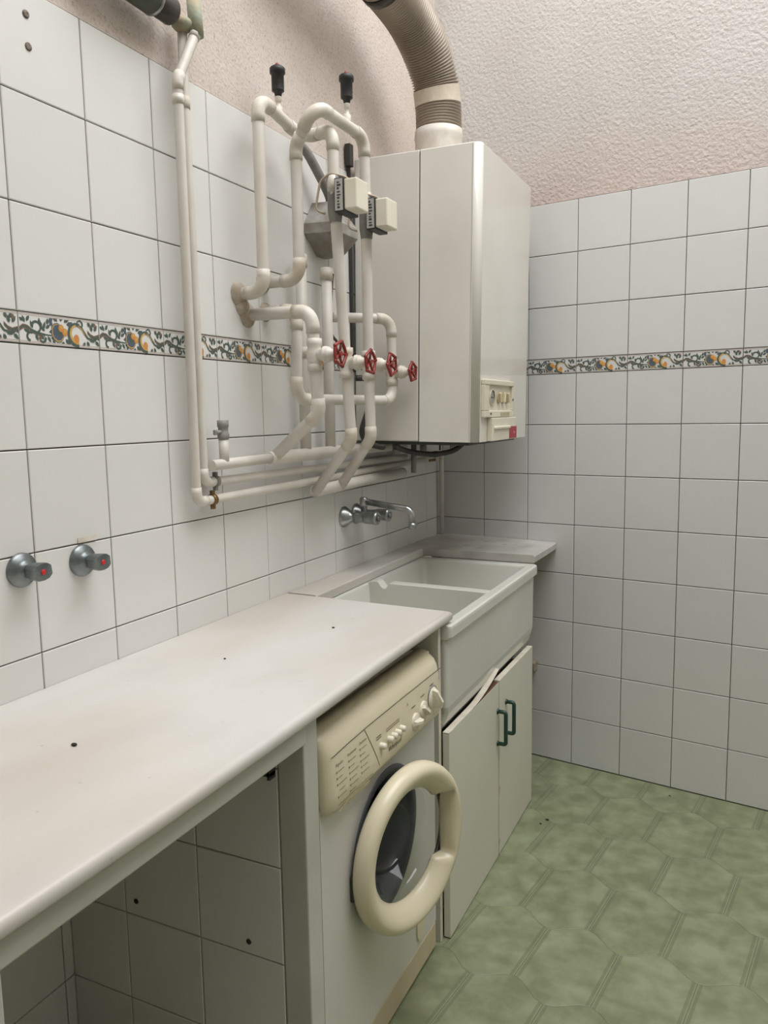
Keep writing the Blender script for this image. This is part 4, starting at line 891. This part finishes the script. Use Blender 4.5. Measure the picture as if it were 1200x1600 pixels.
cable('black_cable', [(0.06, -0.90, 1.575), (0.09, -0.87, 1.57), (0.10, -0.86, 1.53), (0.085, -0.87, 1.46), (0.07, -0.88, 1.40), (0.08, -0.86, 1.362), (0.105, -0.83, 1.348), (0.118, -0.812, 1.345)], 0.010, CABLE, 'thick dark cable bundle curving under the boiler edge')
cable('black_hose', [(0.145, -0.785, 1.344), (0.20, -0.76, 1.325), (0.27, -0.74, 1.318), (0.33, -0.72, 1.328), (0.36, -0.70, 1.352)], 0.009, CABLE, 'black hose looping below the underside of the boiler')

# ------------------------------------------------------------------ taps
mx_ = thing('mixer_tap', 'chrome wall-mounted mixer tap with swan spout above the sink', 'tap', (0.0, -0.85, 1.11))
YA, YB, ZT = -0.893, -0.803, 1.112
for y in (YA, YB):
    q = MB(); q.lathe((0.0005, y, ZT), (1, 0, 0), [(0.036, 0), (0.036, 0.004), (0.033, 0.008), (0.020, 0.028), (0.014, 0.032), (0.013, 0.045)], 8 if False else 22); part('rosette', q, CHROME, mx_)
q = MB(); q.cyl((0.055, YA-0.012, ZT), (0.055, YB+0.012, ZT), 0.0155, 16); q.lathe((0.04, YA, ZT), (1, 0, 0), [(0.013, 0), (0.017, 0.003), (0.017, 0.04)], 16); q.lathe((0.04, YB, ZT), (1, 0, 0), [(0.013, 0), (0.017, 0.003), (0.017, 0.04)], 16)
q.lathe((0.055, -0.848, ZT+0.008), ZV, [(0.011, 0), (0.011, 0.02), (0.014, 0.024), (0.014, 0.052), (0.010, 0.056), (0, 0.056)], 16); part('body', q, CHROME, mx_)
q = MB(); pts, _ = fillet([(0.055, -0.848, ZT+0.050), (0.228, -0.838, ZT+0.026), (0.231, -0.838, ZT-0.026)], 0.026, 8); q.sweep(pts, [0.0108]*len(pts), 14); q.lathe((0.2305, -0.838, ZT-0.018), (0, 0, -1), [(0.0108, 0), (0.0125, 0), (0.0125, 0.020), (0.009, 0.020), (0.008, 0.016), (0, 0.016)], 14); part('spout', q, CHROME, mx_)
for y in (YA, YB):
    q = MB(); q.lathe((0.078, y, ZT), (1, 0, 0), [(0.012, 0), (0.019, 0.002), (0.0205, 0.012), (0.0205, 0.040), (0.0225, 0.042), (0.0225, 0.050), (0.019, 0.053), (0.019, 0.053), (0.0165, 0.052), (0.0165, 0.052), (0.009, 0.052), (0.008, 0.055), (0, 0.056)], 10 if False else 18)
    hn = part('handle', q, CHROME, mx_); q = MB(); q.lathe((0.1315, y, ZT), (1, 0, 0), [(0.011, 0), (0.011, 0.0008), (0.008, 0.0008)], 16); part('cap_ring', q, DARKG, hn)
for i, (y, z) in enumerate(((-2.186, 1.174), (-2.037, 1.166))):
    t = thing('stop_valve', ('chrome wall stop valve with a red dot, nearest the left picture edge', 'chrome wall stop valve with a red dot below the torn tape mark')[i], 'stop valve', (0, y, z), group='wall stop valves')
    q = MB(); q.lathe((0.0005, y, z), (1, 0, 0), [(0.0335, 0), (0.0335, 0.004), (0.031, 0.008), (0.020, 0.012), (0.0145, 0.016), (0.013, 0.03)], 26); part('rosette', q, DULLCHROME, t)
    q = MB(); prof_h = []
    # handle: flattened bar that widens toward its blunt face
    M = Matrix.Translation((0, y, z)) @ Matrix.Rotation((0.12, 0.1)[i], 4, 'X')
    secs = [(0.024, .0135, .0135), (0.034, .0150, .0165), (0.052, .0160, .019), (0.060, .0155, .020)]
    polys = []
    for x, hz, hy in secs:
        polys.append([M @ Vector((x, a*hy, b_*hz)) for a, b_ in ((-1, -.55), (-.6, -.95), (0, -1.05), (.6, -.95), (1, -.55), (1, .55), (.6, .95), (0, 1.05), (-.6, .95), (-1, .55))])
    loft(q, polys); hn = part('handle', q, DULLCHROME, t)
    q = MB(); q.lathe((0.0602, y, z), (1, 0, 0), [(0.0055, 0), (0.0055, 0.0010), (0.004, 0.0016), (0, 0.0018)], 14); part('red_dot', q, REDDOT, hn, 'red dot')
tm = MB(); tm.box(0.0012, 0.0022, -2.045, -1.995, 1.203, 1.214)
single('tape_remnant', tm, EDGE, 'yellowed strip of torn tape above the right stop valve', 'tape', (0.001, -2.02, 1.203))
for i, (x, y) in enumerate(((0.63, -0.58), (0.615, -0.615), (1.01, -0.22))):
    d = MB(); r = (.005, .0035, .003)[i]; d.sphere((x, y, r*.5), r, 8, 0, (1.3, .9, .6))
    single('floor_debris', d, SPECK, ('larger dark bit of debris on the floor by the cabinet', 'smaller dark bit of debris on the floor by the cabinet', 'tiny dark bit of debris on the floor near the far wall')[i], 'debris', (x, y, 0))
